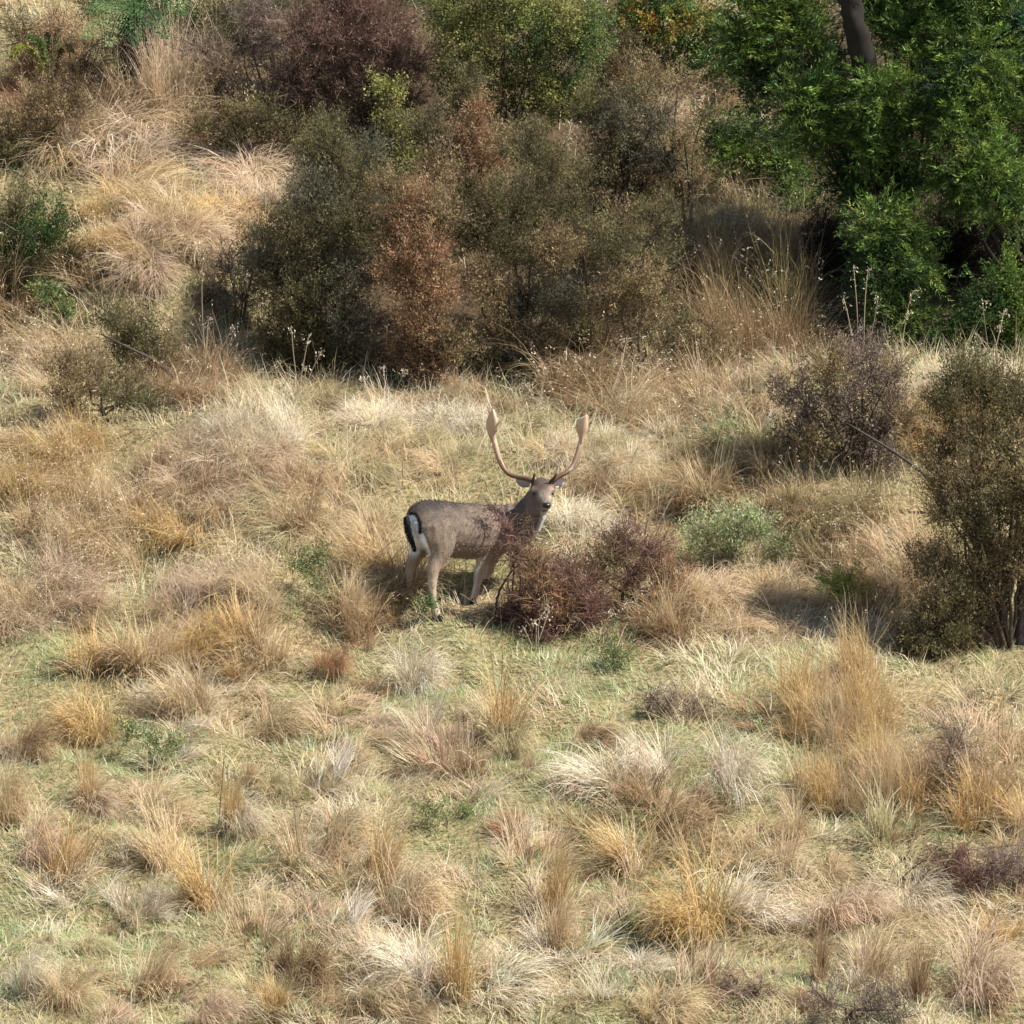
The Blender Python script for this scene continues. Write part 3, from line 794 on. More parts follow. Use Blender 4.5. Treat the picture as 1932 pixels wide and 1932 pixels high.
bush('brown_twiggy_shrub', 'grey-brown twiggy shrub beside the red one', 'shrub', ground_hit(510, 230),
     [(500, 60, 56), (460, 90, 46), (520, 130, 50), (480, 20, 50), (540, 180, 50)], 'twig', [PURP, BRNOL], 1.1, specks=.3)
bush('bramble', 'leafy green bramble with orange autumn leaves on the hilltop', 'bramble', ground_hit(1270, 165),
     [(1180, 40, 58), (1250, 30, 68), (1320, 50, 60), (1290, 100, 50), (1220, 100, 50), (1380, 60, 50), (1345, 120, 42), (1400, 120, 36), (1250, -30, 70)],
     'weed', [G_LEAFY, G_LEAFY, AUTUMN], 1.2, .85)
bush('manuka_bush', 'grey-olive fine-leaved bush with a black foot', 'bush', og(600, 4.5),
     [(620, 280, 48, .3), (650, 340, 58, .2), (600, 380, 66, .1), (665, 430, 58), (560, 450, 66), (640, 510, 68), (545, 540, 66), (590, 600, 66), (660, 610, 58),
      (530, 640, 52), (600, 690, 52), (660, 695, 45), (500, 500, 56)], 'fine', [GREYOL, OLIVE, OLIVE], 1.3)
bush('manuka_bush', 'upright rusty-brown bush between two olive bushes', 'bush', og(800, 4.3),
     [(790, 380, 48, .2), (760, 430, 48, .1), (800, 470, 54), (770, 520, 58), (822, 540, 48), (790, 600, 58), (850, 640, 48), (770, 670, 48), (830, 700, 42), (742, 345, 34, .2), (840, 400, 38, .1)],
     'fine', [RUSTY, BRNOL], 1.25)
bush('manuka_bush', 'pinkish-rust plume of a bush below the yellow-green shrub', 'bush', ground_hit(900, 425),
     [(905, 195, 28), (900, 240, 40), (885, 280, 48), (930, 290, 42), (870, 330, 45), (905, 350, 50)], 'fine', [RUSTY], 1.0)
bush('manuka_bush', 'dark olive bush with black gaps beside the rusty one', 'bush', og(985, 4.4),
     [(1000, 270, 44, .4), (1035, 320, 48, .3), (955, 380, 58, .2), (1020, 400, 58, .2), (895, 430, 52, .2), (965, 460, 56, .1), (1050, 470, 54), (920, 530, 52), (1005, 560, 52), (1065, 570, 48),
      (955, 610, 52), (1030, 640, 48), (925, 690, 45), (1000, 700, 42)], 'fine', [OLIVE, GREYOL, BRNOL], 1.25)
bush('manuka_bush', 'grey-green bush with bare side twigs on the mid slope', 'bush', ground_hit(1180, 415),
     [(1120, 200, 48), (1180, 225, 54), (1240, 225, 42), (1150, 285, 58), (1210, 295, 54), (1120, 345, 48), (1255, 300, 36), (1185, 350, 42)], 'fine', [OLIVE, GREYOL], 1.0, specks=.15)
bush('manuka_bush', 'thin brownish bush fading into the tall brown grass', 'bush', og(1200, 4.2),
     [(1160, 450, 58), (1190, 525, 62), (1140, 570, 56), (1205, 605, 56), (1275, 630, 48), (1335, 645, 46), (1240, 540, 45)], 'fine', [BRNOL, OLIVE], .75)
bush('manuka_bush', 'low grey-brown bush on top of the mound', 'bush', ground_hit(450, 305),
     [(380, 230, 42), (440, 245, 48), (495, 225, 44), (515, 270, 40), (565, 245, 40), (455, 205, 38)], 'fine', [BRNOL, OLIVE], .9, specks=.2)
bush('manuka_bush', 'dark olive bush at the foot of the mound', 'bush', ground_hit(60, 570),
     [(30, 385, 52), (90, 430, 56), (40, 460, 58), (125, 475, 42), (15, 520, 50), (100, 505, 42), (-30, 440, 60)], 'fine', [OLIVE, G_DARK], 1.0)
bush('manuka_bush', 'dull olive bush below the fern fronds', 'bush', ground_hit(70, 310),
     [(30, 235, 48), (80, 180, 46), (135, 200, 42), (15, 290, 48), (90, 240, 40), (-30, 260, 55)], 'fine', [OLIVE, BRNOL], .95, specks=.2)
bush('manuka_bush', 'small olive bush leaning on a bare branch', 'bush', ground_hit(310, 725),
     [(205, 590, 38), (250, 625, 46), (290, 650, 42), (300, 690, 38), (235, 660, 40)], 'fine', [OLIVE], .95,
     bent=[([(330, 715, 3.85), (290, 680, 3.75), (240, 655, 3.7), (190, 630, 3.7)], (.018, .006), (.06, .05, .04))])
bush('manuka_bush', 'low brownish-olive bush above the golden bank', 'bush', ground_hit(190, 800),
     [(120, 700, 42), (170, 720, 52), (230, 745, 46), (280, 760, 38), (130, 755, 40)], 'fine', [OLIVE, BRNOL], .9, specks=.25)
bush('manuka_bush', 'grey-green bush crowding behind the grey-olive one', 'bush', ground_hit(630, 440),
     [(590, 300, 40), (620, 240, 42), (690, 290, 46), (700, 360, 44), (600, 360, 44), (640, 310, 46)], 'fine', [GREYOL, OLIVE], .9)
bush('manuka_bush', 'dark scrubby bush filling the gap under the yellow-green shrub', 'bush', ground_hit(800, 520),
     [(800, 240, 46), (825, 310, 50), (690, 390, 44), (720, 450, 48), (860, 370, 46), (840, 460, 45), (880, 150, 40), (960, 270, 46), (710, 560, 45)], 'fine', [OLIVE, BRNOL], .9)
bush('manuka_bush', 'brown scrubby bush between the dark olive bush and the thicket', 'bush', og(1100, 4.9),
     [(1090, 400, 48), (1110, 480, 48), (1080, 330, 42), (1100, 620, 42), (1090, 700, 38), (1130, 640, 42), (1180, 410, 44), (1240, 400, 44), (1250, 470, 44)], 'fine', [BRNOL, OLIVE], .85)
bush('manuka_bush', 'thin brown bush below the bramble', 'bush', ground_hit(1300, 425),
     [(1290, 255, 38), (1310, 330, 42), (1275, 370, 42), (1330, 205, 36), (1210, 170, 38), (1280, 160, 36)], 'fine', [BRNOL, OLIVE], .6)
bush('brown_twiggy_shrub', 'brown twiggy scrub between the reeds and the red shrub', 'shrub', ground_hit(440, 240),
     [(420, 130, 46), (380, 90, 40), (460, 170, 44), (400, 180, 40), (550, 210, 44), (600, 220, 40)], 'twig', [BRNOL, PURP], 1.0, specks=.3)
bush('brown_twiggy_shrub', 'rusty scrub around the fern fronds', 'shrub', ground_hit(130, 160),
     [(40, 60, 46), (110, 50, 46), (170, 120, 44), (60, 120, 40), (200, 60, 36)], 'twig', [RUSTY, OLIVE], 1.0)
bush('manuka_bush', 'tawny bush between the yellow-green shrub and the bramble', 'bush', ground_hit(1150, 220),
     [(1140, 60, 42), (1150, 120, 46), (1190, 140, 44), (1120, 170, 42), (1240, 150, 40), (1180, 90, 40)], 'fine', [BRNOL, OLIVE], .85)
bush('manuka_bush', 'rust bush below the red twiggy shrub', 'bush', ground_hit(650, 275),
     [(600, 190, 44), (660, 220, 44), (700, 180, 42), (560, 220, 42), (640, 170, 40)], 'fine', [BRNOL, RUSTY], .85)
bush('manuka_bush', 'dim olive bush behind the fern trunk', 'bush', ground_hit(300, 110),
     [(230, 40, 48), (300, 20, 50), (370, 40, 48), (420, 20, 46), (180, 10, 44), (330, 80, 40)], 'fine', [OLIVE, G_DARK], .9)
bush('manuka_bush', 'green scrub behind the red twiggy shrub', 'bush', ground_hit(480, 110),
     [(430, 50, 46), (490, 10, 48), (550, 0, 48), (820, -10, 46), (760, -20, 46)], 'fine', [OLIVE, G_LEAFY], .9)
bush('grey_twiggy_shrub', 'grey twiggy shrub speckled with white lichen', 'shrub', ground_hit(450, 610),
     [(430, 500, 42), (480, 490, 38), (400, 560, 38), (455, 560, 42), (500, 450, 36)], 'twig', [PURP, GREYOL], 1.1, specks=1.1)
bush('purple_bush', 'purple-grey bush on the slope above the reed bed', 'bush', ground_hit(1600, 895),
     [(1560, 685, 52), (1620, 675, 56), (1665, 730, 48), (1585, 740, 54), (1520, 775, 44), (1605, 800, 52), (1655, 805, 42), (1540, 835, 46), (1625, 850, 44), (1490, 730, 36), (1700, 780, 40), (1690, 690, 34), (1500, 820, 40), (1670, 860, 40)],
     'fine', [PURP, PURP, PURP, BRNOL], .85, specks=.15,
     bent=[([(1790, 955, 1.3), (1755, 905, 1.3), (1690, 855, 1.4), (1600, 800, 1.6)], (.018, .008), (.07, .055, .045)), ([(1770, 940, 1.3), (1757, 905, 1.3)], (.012, .014), (.07, .055, .045))])
bush('olive_tree', 'big olive-brown bushy tree with dark bare trunks at the edge of the meadow', 'tree', og(1895, -.35),
     [(1860, 735, 58, .3), (1925, 760, 68, .3), (1830, 800, 52, .2), (1880, 855, 68, .1), (1830, 905, 54), (1925, 935, 68), (1850, 985, 58, -.1), (1910, 1035, 62, -.1), (1850, 1075, 52, -.1),
      (1800, 1140, 48, -.1), (1760, 1190, 48, -.1), (1835, 1150, 52), (1730, 1235, 46, -.1), (1795, 1240, 50), (1700, 1200, 34, -.1), (1760, 1130, 44, -.1), (1790, 1060, 44), (1780, 960, 44, .1), (1790, 760, 44, .3), (1770, 890, 40, .1), (1750, 1060, 38), (1815, 700, 44, .3), (1985, 900, 90), (1990, 1060, 80), (1780, 840, 40, .2)],
     'fine', [OLIVE, BRNOL, BRNOL], 1.05, trunk_r=.026,
     bent=[([(1860, 1315, -.4), (1852, 1240, -.35), (1866, 1150, -.3), (1870, 1000, -.2)], (.032, .02), (.20, .17, .14)),
           ([(1885, 1320, -.4), (1890, 1200, -.35), (1900, 1050, -.3)], (.045, .03), (.06, .05, .042)),
           ([(1910, 1320, -.35), (1925, 1180, -.3), (1930, 1000, -.25)], (.05, .03), (.05, .042, .036))])
bush('red_brown_shrub', 'red-brown dead twiggy shrub in front of the buck', 'shrub', og(985, -.12),
     [(962, 1000, 22, .22), (938, 962, 14, .25), (975, 1040, 26, .15), (1005, 1068, 40, .1), (1048, 1085, 46, .1), (1000, 1120, 42), (1045, 1140, 46), (1090, 1105, 42, .1), (985, 1165, 36),
      (1020, 1195, 36), (950, 1185, 26), (1055, 1215, 28), (1005, 1232, 22), (1105, 1140, 40, .1), (1120, 1170, 36, .1)],
     'twig', [REDTW, REDTW, RUSTY], 1.5, 1.1, specks=.15,
     bent=[([(935, 1200, -.1), (938, 1130, -.1), (960, 1085, -.05), (985, 1060, 0)], (.011, .005), (.05, .035, .03)),
           ([(878, 1205, -.15), (895, 1180, -.15), (880, 1165, -.18), (915, 1150, -.15)], (.011, .005), (.05, .035, .03)),
           ([(868, 1120, -.05), (905, 1145, -.1), (930, 1185, -.12)], (.005, .006), (.16, .12, .09))])
bush('red_brown_shrub', 'olive-brown end of thicket behind the red-brown shrub', 'shrub', og(1200, .25),
     [(1165, 1020, 44, .1), (1220, 1030, 48, .1), (1262, 1075, 44), (1190, 1085, 44), (1125, 1085, 40), (1150, 1050, 40), (1240, 1120, 36)], 'twig', [BRNOL, REDTW, RUSTY], 1.2)
def low(name, label, cat, hit, lobes, style, pals, dens=1.1, leaf=.9, specks=0.0):
    bush(name, label, cat, ground_hit(*hit), lobes, style, pals, dens, leaf, specks=specks, trunk_r=.016 if style == 'twig' else .004)
low('purple_twig_clump', 'dark purple heap of twigs beside a long bare stick', 'twig heap', (1820, 1680), [(1785, 1632, 36), (1835, 1648, 38), (1885, 1640, 36), (1925, 1640, 34, .1)], 'twig', [PURP, REDTW], 1.5)
low('purple_twig_clump', 'small purple twig heap on the bright turf', 'twig heap', (1250, 1352), [(1232, 1318, 20), (1262, 1332, 22), (1310, 1345, 16)], 'twig', [PURP], 1.5)
low('purple_twig_clump', 'purple-red dead spray in the brown grass below the trunks', 'twig heap', (1790, 1515), [(1800, 1400, 34), (1790, 1450, 30), (1785, 1490, 26)], 'twig', [REDTW, PURP], 1.3)
low('purple_twig_clump', 'grey-purple seedy twigs at the lower meadow edge', 'twig heap', (1610, 1928), [(1560, 1890, 34), (1640, 1895, 38), (1690, 1905, 30)], 'twig', [PURP], 1.1, specks=.8)
low('purple_twig_clump', 'grey seedy twigs beside the dark narrow tuft', 'twig heap', (1400, 1880), [(1380, 1860, 22), (1430, 1868, 24)], 'twig', [PURP], .9, specks=.6)
low('green_weed', 'dark green leafy weed beside the wide golden tussock', 'weed', (290, 1428), [(242, 1378, 24), (300, 1400, 27), (335, 1412, 20)], 'weed', [G_LEAFY], 2.0, .5)
low('green_weed', 'green rosette of weeds in the middle of the turf', 'weed', (850, 1562), [(825, 1530, 22), (880, 1548, 20), (800, 1520, 16)], 'weed', [G_LEAFY], 1.8, .45)
low('green_weed', 'bright green plant under the red-brown shrub', 'weed', (1160, 1268), [(1150, 1228, 26), (1172, 1242, 22)], 'feather', [G_LEAFY], 1.3, .6)
low('green_weed', 'green ferny weeds in the hollow by the tail of the buck', 'weed', (600, 1175), [(590, 1060, 34, .2), (615, 1110, 32, .1), (540, 1150, 28), (560, 1060, 26, .2)], 'weed', [G_LEAFY], 1.2, .5)
low('green_weed', 'green leafy weed on the left of the rusty grass', 'weed', (105, 610), [(100, 570, 28), (125, 585, 22), (85, 545, 20)], 'weed', [G_LEAFY], 1.4, .8)
low('green_weed', 'tiny green weed beside a dark stick', 'weed', (1190, 1762), [(1185, 1742, 16)], 'weed', [G_LEAFY], 1.6, .8)
low('green_weed', 'bright green clump on the slope below the purple bush', 'weed', (1400, 850), [(1385, 820, 28), (1405, 840, 24)], 'feather', [PALEG], 1.3, .9)
low('green_weed', 'pale grey-green bush on the slope behind the red-brown shrub', 'weed', (1380, 1070), [(1325, 1000, 36), (1385, 990, 40), (1435, 990, 34), (1330, 1035, 34), (1380, 1035, 36), (1460, 1030, 28)], 'fine', [PALEG], .8, 1.1)
low('green_weed', 'yellow-green upright plant under the purple bush', 'weed', (1590, 1165), [(1585, 1110, 20), (1600, 1090, 16)], 'feather', [[(.32, .33, .06), (.22, .27, .05), (.38, .36, .09)]], 1.5, .9)
low('green_weed', 'dark green weed at the feet of the buck', 'weed', (800, 1168), [(800, 1150, 18), (812, 1135, 14)], 'weed', [G_LEAFY], 1.5, .6)

# tree fern: dark trunk and fronds
def frond(mb, a, b, arch, c, r, wid=.19):
    n = 26
    t = np.linspace(0, 1, n)
    P = a[None] * (1 - t)[:, None] + b[None] * t[:, None]
    P[:, 2] += arch * np.sin(np.pi * t)
    tube(mb, P, np.linspace(.008, .002, n), np.array(c) * .8, 4)
    T = np.gradient(P, axis=0); T /= np.linalg.norm(T, axis=1)[:, None]
    S = np.cross(T, [0, 0, 1.0]); S /= np.linalg.norm(S, axis=1)[:, None]
    for sg in (-1, 1):
        ln = wid * np.sin(np.pi * np.clip(t * .92 + .06, 0, 1)) ** .6
        for k in range(2, n):
            m = 7
            q = np.linspace(.1, 1, m)
            dirn = S[k] * sg + T[k] * .5
            pos = P[k] + dirn * (ln[k] * q)[:, None] + np.array([0, 0, -1.0]) * (.25 * ln[k] * q ** 2)[:, None]
            for s2 in (-1, 1):
                leaves(mb, pos, np.tile(T[k] * s2 + dirn * .5, (m, 1)) + .2 * r.standard_normal((m, 3)), .036 * (1.2 - q), .50, np.clip(np.array(c) * r.uniform(.75, 1.25, (m, 1)), 0, 1), r)
def tree_fern():
    base = ground_hit(262, 190)
    r = np.random.default_rng(5)
    root = empty('tree_fern', base, 'tree fern with a black trunk and arching green fronds', 'tree fern')
    m = MB()
    top = at(256, 28, base[1])
    P = spline([base - [0, 0, .05], base * .6 + top * .4 + [.02, 0, 0], top], 6)
    tube(m, P - base, np.linspace(.115, .12, len(P)), (.016, .015, .013), 12)
    # shaggy skirt of dead black frond bases
    n = 900
    k = r.uniform(0, 1, n); a = r.uniform(0, 6.28, n)
    pp = base[None] * (1 - k)[:, None] + top[None] * k[:, None] - base + np.stack([np.cos(a), np.sin(a), a * 0], 1) * .11
    blades(m, pp, a, np.full(n, 2.2), r.uniform(.06, .2, n), np.full(n, .012), np.full(n, .7), np.clip(np.array([.022, .019, .016]) * r.uniform(.6, 2, (n, 1)), 0, 1), nseg=3, r=r)
    link('trunk', m.mesh('fern_trunk', M_BARK), root)
    for (x, y, Y, arch, c) in [(165, 70, 7.5, .16, (.20, .27, .11)), (205, 84, 7.4, .16, (.22, .29, .13)), (175, 22, 7.8, .14, (.14, .23, .09)), (310, 70, 7.5, .12, (.07, .14, .055)),
                               (345, 25, 7.9, .2, (.07, .15, .05)), (215, -20, 8.5, .15, (.09, .18, .06)), (255, 80, 7.3, .2, (.06, .14, .05)), (300, -20, 8.4, .2, (.08, .16, .05))]:
        m = MB()
        frond(m, top - base, at(x, y, Y) - base, arch, c, r)
        link('frond', m.mesh('fern_frond', M_LEAF), root)
tree_fern()
def fern(label, hit, tips):
    base = ground_hit(*hit); r = np.random.default_rng(8)
    root = empty('fern', base, label, 'fern')
    for x, y, dY, arch, c in tips:
        m = MB(); frond(m, np.zeros(3), at(x, y, base[1] + dY) - base, arch, c, r, .11)
        link('frond', m.mesh('fern_frond', M_LEAF), root)
fern('yellowing fern with one arched frond in the rusty grass', (95, 185), [(22, 108, -.2, .25, (.26, .27, .05)), (60, 70, -.1, .18, (.14, .22, .06)), (100, 60, .1, .15, (.12, .2, .06)), (135, 95, -.1, .2, (.2, .17, .07))])

# seed stalks
def seed_stalks(label, dx, Y, tips, c=(.52, .43, .30)):
    base = og(dx, Y); r = np.random.default_rng(int(dx * 7 + Y * 100))
    root = empty('seed_stalk', base, label, 'seed stalk', None)
    st = MB(); sd = MB()
    for x, y in tips:
        tip = at(x, y, Y + r.uniform(-.1, .1)) - base
        bend = np.array([r.uniform(-.05, .05), 0, .06])
        P = spline([[r.uniform(-.03, .03), 0, -.02], tip * .5 + bend, tip * .85 + bend * 1.2, tip], 5)
        tube(st, P, np.linspace(.0042, .0022, len(P)), np.array(c) * r.uniform(.8, 1.1), 4)
        k = 22
        t = r.integers(len(P) * 5 // 9, len(P), k)
        p0 = P[t] + r.standard_normal((k, 3)) * .018
        leaves(sd, p0, r.standard_normal((k, 3)) * .7 + np.array([0, 0, -.8]), r.uniform(.014, .028, k), .38, pick('pale', k, r), r)
    link('stalk', st.mesh('seed_stalk', M_GRASS), root)
    o = link('seed_head', sd.mesh('seed_heads', M_GRASS), root); o['kind'] = 'stuff'
seed_stalks('tall pale seed stalks rising behind the purple bush', 1625, 3.0, [(1610, 500), (1645, 505), (1590, 560), (1655, 560)])
seed_stalks('leaning seed stalk with a nodding head before the black hollow', 1690, 3.0, [(1735, 548), (1715, 590)])
seed_stalks('thin seed stalks on the bright crest', 1870, 3.4, [(1865, 570), (1900, 590), (1880, 620), (1840, 640)])
seed_stalks('pale seed stalks against the black foot of the grey-olive bush', 560, 3.7, [(545, 620), (580, 640), (600, 670), (570, 700), (520, 690)])
seed_stalks('arched pale stalk in front of the rusty bush', 730, 3.6, [(720, 700), (760, 705), (690, 720)])
seed_stalks('thin pale stalks above the antlers', 1015, 3.5, [(975, 735), (1005, 740), (1018, 705), (1060, 690)])
seed_stalks('long straw stalk through the grey twiggy shrub', 385, 4.1, [(385, 480), (400, 600), (440, 620)])
seed_stalks('seed stalks over the rusty clumps', 200, 3.2, [(180, 760), (240, 770), (210, 745), (160, 790)])
seed_stalks('white seed heads in front of the red-brown shrub', 1010, -.45, [(1025, 1150), (1000, 1180), (1035, 1165), (985, 1200)])
seed_stalks('broken pale canes under the dark end of the red-brown shrub', 1130, -.3, [(1160, 1160), (1075, 1175), (1210, 1145), (1230, 1100)])
seed_stalks('white seed heads high in the yellow-green shrub', 1080, 6.0, [(1080, 225), (1090, 235), (1075, 250)])

# sticks
def stick(label, pts, r0=.006, c=(.13, .10, .075)):
    P = spline([at(*p) for p in pts], 4)
    g = float(H(P[0][0], P[0][1]))
    P = P - np.array([0, 0, P[0][2] - g + .02])
    base = P[0].copy()
    m = MB(); tube(m, P - base, np.linspace(r0, r0 * .5, len(P)), c, 5)
    o = link('dry_stick', m.mesh('dry_stick', M_TWIG)); o.location = base
    tag(o, label, 'stick')
def gy_at(dx, dy):
    return ground_hit(dx, dy)[1]
y_ = gy_at(410, 1585); stick('thin dark stick standing in the turf by the narrow golden tuft', [(410, 1585, y_), (416, 1510, y_), (424, 1410, y_)], .005)
y_ = gy_at(1175, 1760); stick('short black stick stuck in the turf', [(1178, 1762, y_), (1172, 1735, y_), (1164, 1712, y_)], .007, (.03, .026, .022))
y_ = gy_at(1690, 1665); stick('long bare stick arching over the purple heap', [(1690, 1665, y_), (1740, 1622, y_), (1830, 1600, y_ + .05), (1930, 1590, y_ + .1)], .006)
y_ = gy_at(1175, 1560); stick('pale straight cane leaning before the wave-shaped tussock', [(1170, 1560, y_), (1200, 1520, y_), (1228, 1482, y_)], .006, (.5, .4, .25))
y_ = gy_at(1860, 1560); stick('thin dark stick leaning over the straw tufts', [(1860, 1560, y_), (1885, 1510, y_), (1915, 1465, y_)], .005)
y_ = gy_at(1230, 1050); stick('bare grey stick above the pale tussocks', [(1240, 985, y_ + .4), (1268, 930, y_ + .4), (1300, 880, y_ + .4)], .008, (.42, .36, .26))
stick('dead twig leaning behind the neck of the buck', [(985, 1010, .62), (968, 960, .62), (948, 915, .62), (936, 880, .62)], .006, (.15, .085, .05))

# ------------------------------------------------------------------ the fallow buck
def zz(x, y, Y):
    """point from the close-up of the buck (3.45 units per photo pixel)"""
    return at((800 + x / 3.45) / 2160 * D, (840 + y / 3.45) / 2160 * D, Y)
def to_z(P):
    d = project(P) * 2160 / D
    return (d - np.array([800, 840])) * 3.45

PHI = math.radians(35)
F = np.array([math.cos(PHI), math.sin(PHI), 0]); LAT = np.array([math.sin(PHI), -math.cos(PHI), 0])

def loft(mb, st, sides=14, sub=3, up=(0, 0, 1.0), c=(.2, .2, .2)):
    """st rows: point(3), half height, half width; closed tube"""
    S = spline(st, sub)
    P = S[:, :3]; rv = np.maximum(S[:, 3], .003); rl = np.maximum(S[:, 4], .003)
    T = np.gradient(P, axis=0); T /= np.linalg.norm(T, axis=1)[:, None]
    n = len(P); V = []
    a = np.arange(sides) * 2 * np.pi / sides
    for k in range(n):
        s = np.cross(T[k], np.array(up)); s /= np.linalg.norm(s) + 1e-9
        u = np.cross(s, T[k])
        V.append(P[k] + np.cos(a)[:, None] * s * rl[k] + np.sin(a)[:, None] * u * rv[k])
    V = np.concatenate(V + [P[:1] - T[:1] * min(rv[0], rl[0]) * .4, P[-1:] + T[-1:] * min(rv[-1], rl[-1]) * .4])
    q = [(k * sides + j, k * sides + (j + 1) % sides, (k + 1) * sides + (j + 1) % sides, (k + 1) * sides + j) for k in range(n - 1) for j in range(sides)]
    t = [(n * sides, (j + 1) % sides, j) for j in range(sides)] + [(n * sides + 1, (n - 1) * sides + j, (n - 1) * sides + (j + 1) % sides) for j in range(sides)]
    mb.add(V, q, t, c)
def rows(lst):
    return [list(zz(x, y, Y)) + [rv, rl] for x, y, Y, rv, rl in lst]

def buck():
    base = zz(430, 1600, 0.0)
    base = np.array([base[0] + .25, .2, float(H(base[0] + .25, .2))])
    root = empty('fallow_buck', base, 'fallow buck with palmate antlers looking back over its shoulder', 'deer')
    yb = lambda z: .05 + (z - 200) / 345 * .246
    m = MB()
    # torso
    loft(m, rows([(235, 905, yb(235), .08, .07), (268, 900, yb(268), .135, .12), (330, 905, yb(330), .170, .155), (420, 930, yb(420), .192, .175), (530, 955, yb(530), .205, .185),
                  (640, 968, yb(640), .208, .190), (750, 975, yb(750), .200, .175), (850, 960, yb(850), .190, .150), (930, 950, yb(930), .16, .12), (985, 950, yb(985), .10, .08)]), 18)
    # neck
    loft(m, rows([(880, 930, .50, .17, .15), (965, 945, .52, .175, .145), (1050, 895, .50, .150, .125), (1105, 830, .46, .125, .105), (1145, 755, .42, .105, .09), (1170, 690, .39, .085, .08)]), 16)
    # head
    loft(m, rows([(1165, 640, .42, .050, .055), (1172, 645, .39, .074, .076), (1180, 662, .35, .082, .084), (1190, 690, .29, .074, .080), (1200, 718, .24, .060, .064), (1208, 745, .19, .049, .050),
                  (1214, 768, .145, .043, .044), (1217, 782, .115, .036, .040)]), 16, up=(0, 0, 1.0))
    loft(m, rows([(1185, 740, .33, .035, .035), (1195, 770, .26, .038, .038), (1203, 800, .19, .026, .030), (1208, 812, .14, .018, .024)]), 12)     # lower jaw
    # brows
    for zx in (1122, 1258):
        loft(m, rows([(zx - 8, 672, .315, .018, .016), (zx, 668, .29, .024, .022), (zx + 4, 676, .265, .014, .014)]), 10)
    # legs: near hind, far hind, near fore, far fore
    legs = [
        [(400, 900, .03, .13, .11), (425, 985, .03, .155, .10), (440, 1070, .02, .125, .085), (432, 1140, .0, .085, .065), (408, 1205, -.02, .058, .048), (392, 1262, -.03, .050, .042),
         (388, 1310, -.03, .040, .035), (386, 1400, -.025, .032, .029), (396, 1490, -.02, .030, .028), (410, 1545, -.025, .034, .030), (424, 1585, -.035, .030, .028), (432, 1600, -.04, .026, .026)],
        [(300, 920, .22, .12, .09), (305, 1000, .23, .12, .085), (300, 1080, .235, .095, .065), (272, 1140, .235, .062, .05), (240, 1195, .23, .048, .040), (228, 1240, .23, .040, .034),
         (222, 1330, .235, .030, .027), (228, 1420, .24, .030, .027), (240, 1475, .235, .030, .027), (248, 1500, .23, .024, .024)],
        [(850, 940, .40, .15, .09), (825, 1020, .39, .125, .085), (790, 1090, .37, .080, .062), (765, 1150, .355, .058, .050), (742, 1225, .345, .046, .040), (728, 1285, .335, .044, .038),
         (715, 1340, .32, .032, .029), (702, 1405, .305, .029, .026), (692, 1450, .29, .031, .028), (682, 1478, .275, .027, .026)],
        [(900, 990, .60, .13, .08), (870, 1070, .60, .085, .06), (840, 1130, .59, .058, .048), (812, 1200, .58, .044, .038), (800, 1245, .57, .040, .035), (786, 1290, .56, .029, .027), (776, 1335, .555, .027, .025)],
    ]
    for lg in legs:
        loft(m, rows(lg), 12, up=tuple(F))
    me0 = m.mesh('buck_raw', None)
    tmp = link('buck_raw', me0)
    md = tmp.modifiers.new('r', 'REMESH'); md.mode = 'VOXEL'; md.voxel_size = .0105
    ms = tmp.modifiers.new('s', 'SMOOTH'); ms.factor = .5; ms.iterations = 4
    dg = bpy.context.evaluated_depsgraph_get()
    me = bpy.data.meshes.new_from_object(tmp.evaluated_get(dg))
    me.name = 'buck_body'
    bpy.data.objects.remove(tmp); bpy.data.meshes.remove(me0)
    n = len(me.vertices)
    V = np.empty(n * 3, np.float32); me.vertices.foreach_get('co', V); V = V.reshape(-1, 3).astype(float)
    N = np.empty(n * 3, np.float32); me.vertex_normals.foreach_get('vector', N); N = N.reshape(-1, 3).astype(float)
    Z = to_z(V); zx, zy = Z[:, 0], Z[:, 1]
    tail0 = zz(200, 880, yb(205))
    s = (V - tail0) @ F; l = (V - tail0) @ LAT
    lz = V[:, 2]
    # coat
    r = np.random.default_rng(3)
    nz = fnoise(V[:, 0] * 14 + V[:, 1] * 9, V[:, 2] * 16, 5, 3)
    back = np.array([.050, .040, .036]); flank = np.array([.220, .168, .125]); belly = np.array([.34, .27, .21]); tan = np.array([.40, .29, .21])
    white = np.array([.78, .76, .73]); black = np.array([.012, .012, .014]); neck = np.array([.16, .125, .098])
    def mixc(c, d, w): return c * (1 - w[:, None]) + d * w[:, None]
    C = np.tile(flank, (n, 1))
    C = mixc(C, back, sstep(-.1, .75, N[:, 2] + .5 * (nz - .5)) * sstep(1000, 770, zy) * (1 - .45 * sstep(450, 700, zx)))
    C = mixc(C, np.array([.13, .10, .082]), sstep(.48, .62, nz) * .75 * sstep(420, 560, zx) * sstep(1100, 1000, zy))
    C = mixc(C, back, sstep(820, 750, zy + 60 * (nz - .5)) * sstep(620, 420, zx) * .7)
    nz2 = fnoise(V[:, 0] * 30 + V[:, 1] * 22, V[:, 2] * 12, 15, 3)
    C = C * (1 + .55 * (nz2 - .5))[:, None]
    C = mixc(C, belly, sstep(1130, 1190, zy) * sstep(440, 500, zx) * sstep(780, 720, zx) * sstep(0, -.6, N[:, 2]))
    leg = sstep(1080, 1230, zy)
    leg_mask = ((zx < 460) | (zx > 640))
    C = mixc(C, tan, leg * leg_mask)
    C = mixc(C, np.array([.62, .56, .49]), sstep(1060, 1110, zy) * ((zx > 650) & (zx < 790)) * sstep(.15, -.45, N[:, 0]) * .85)
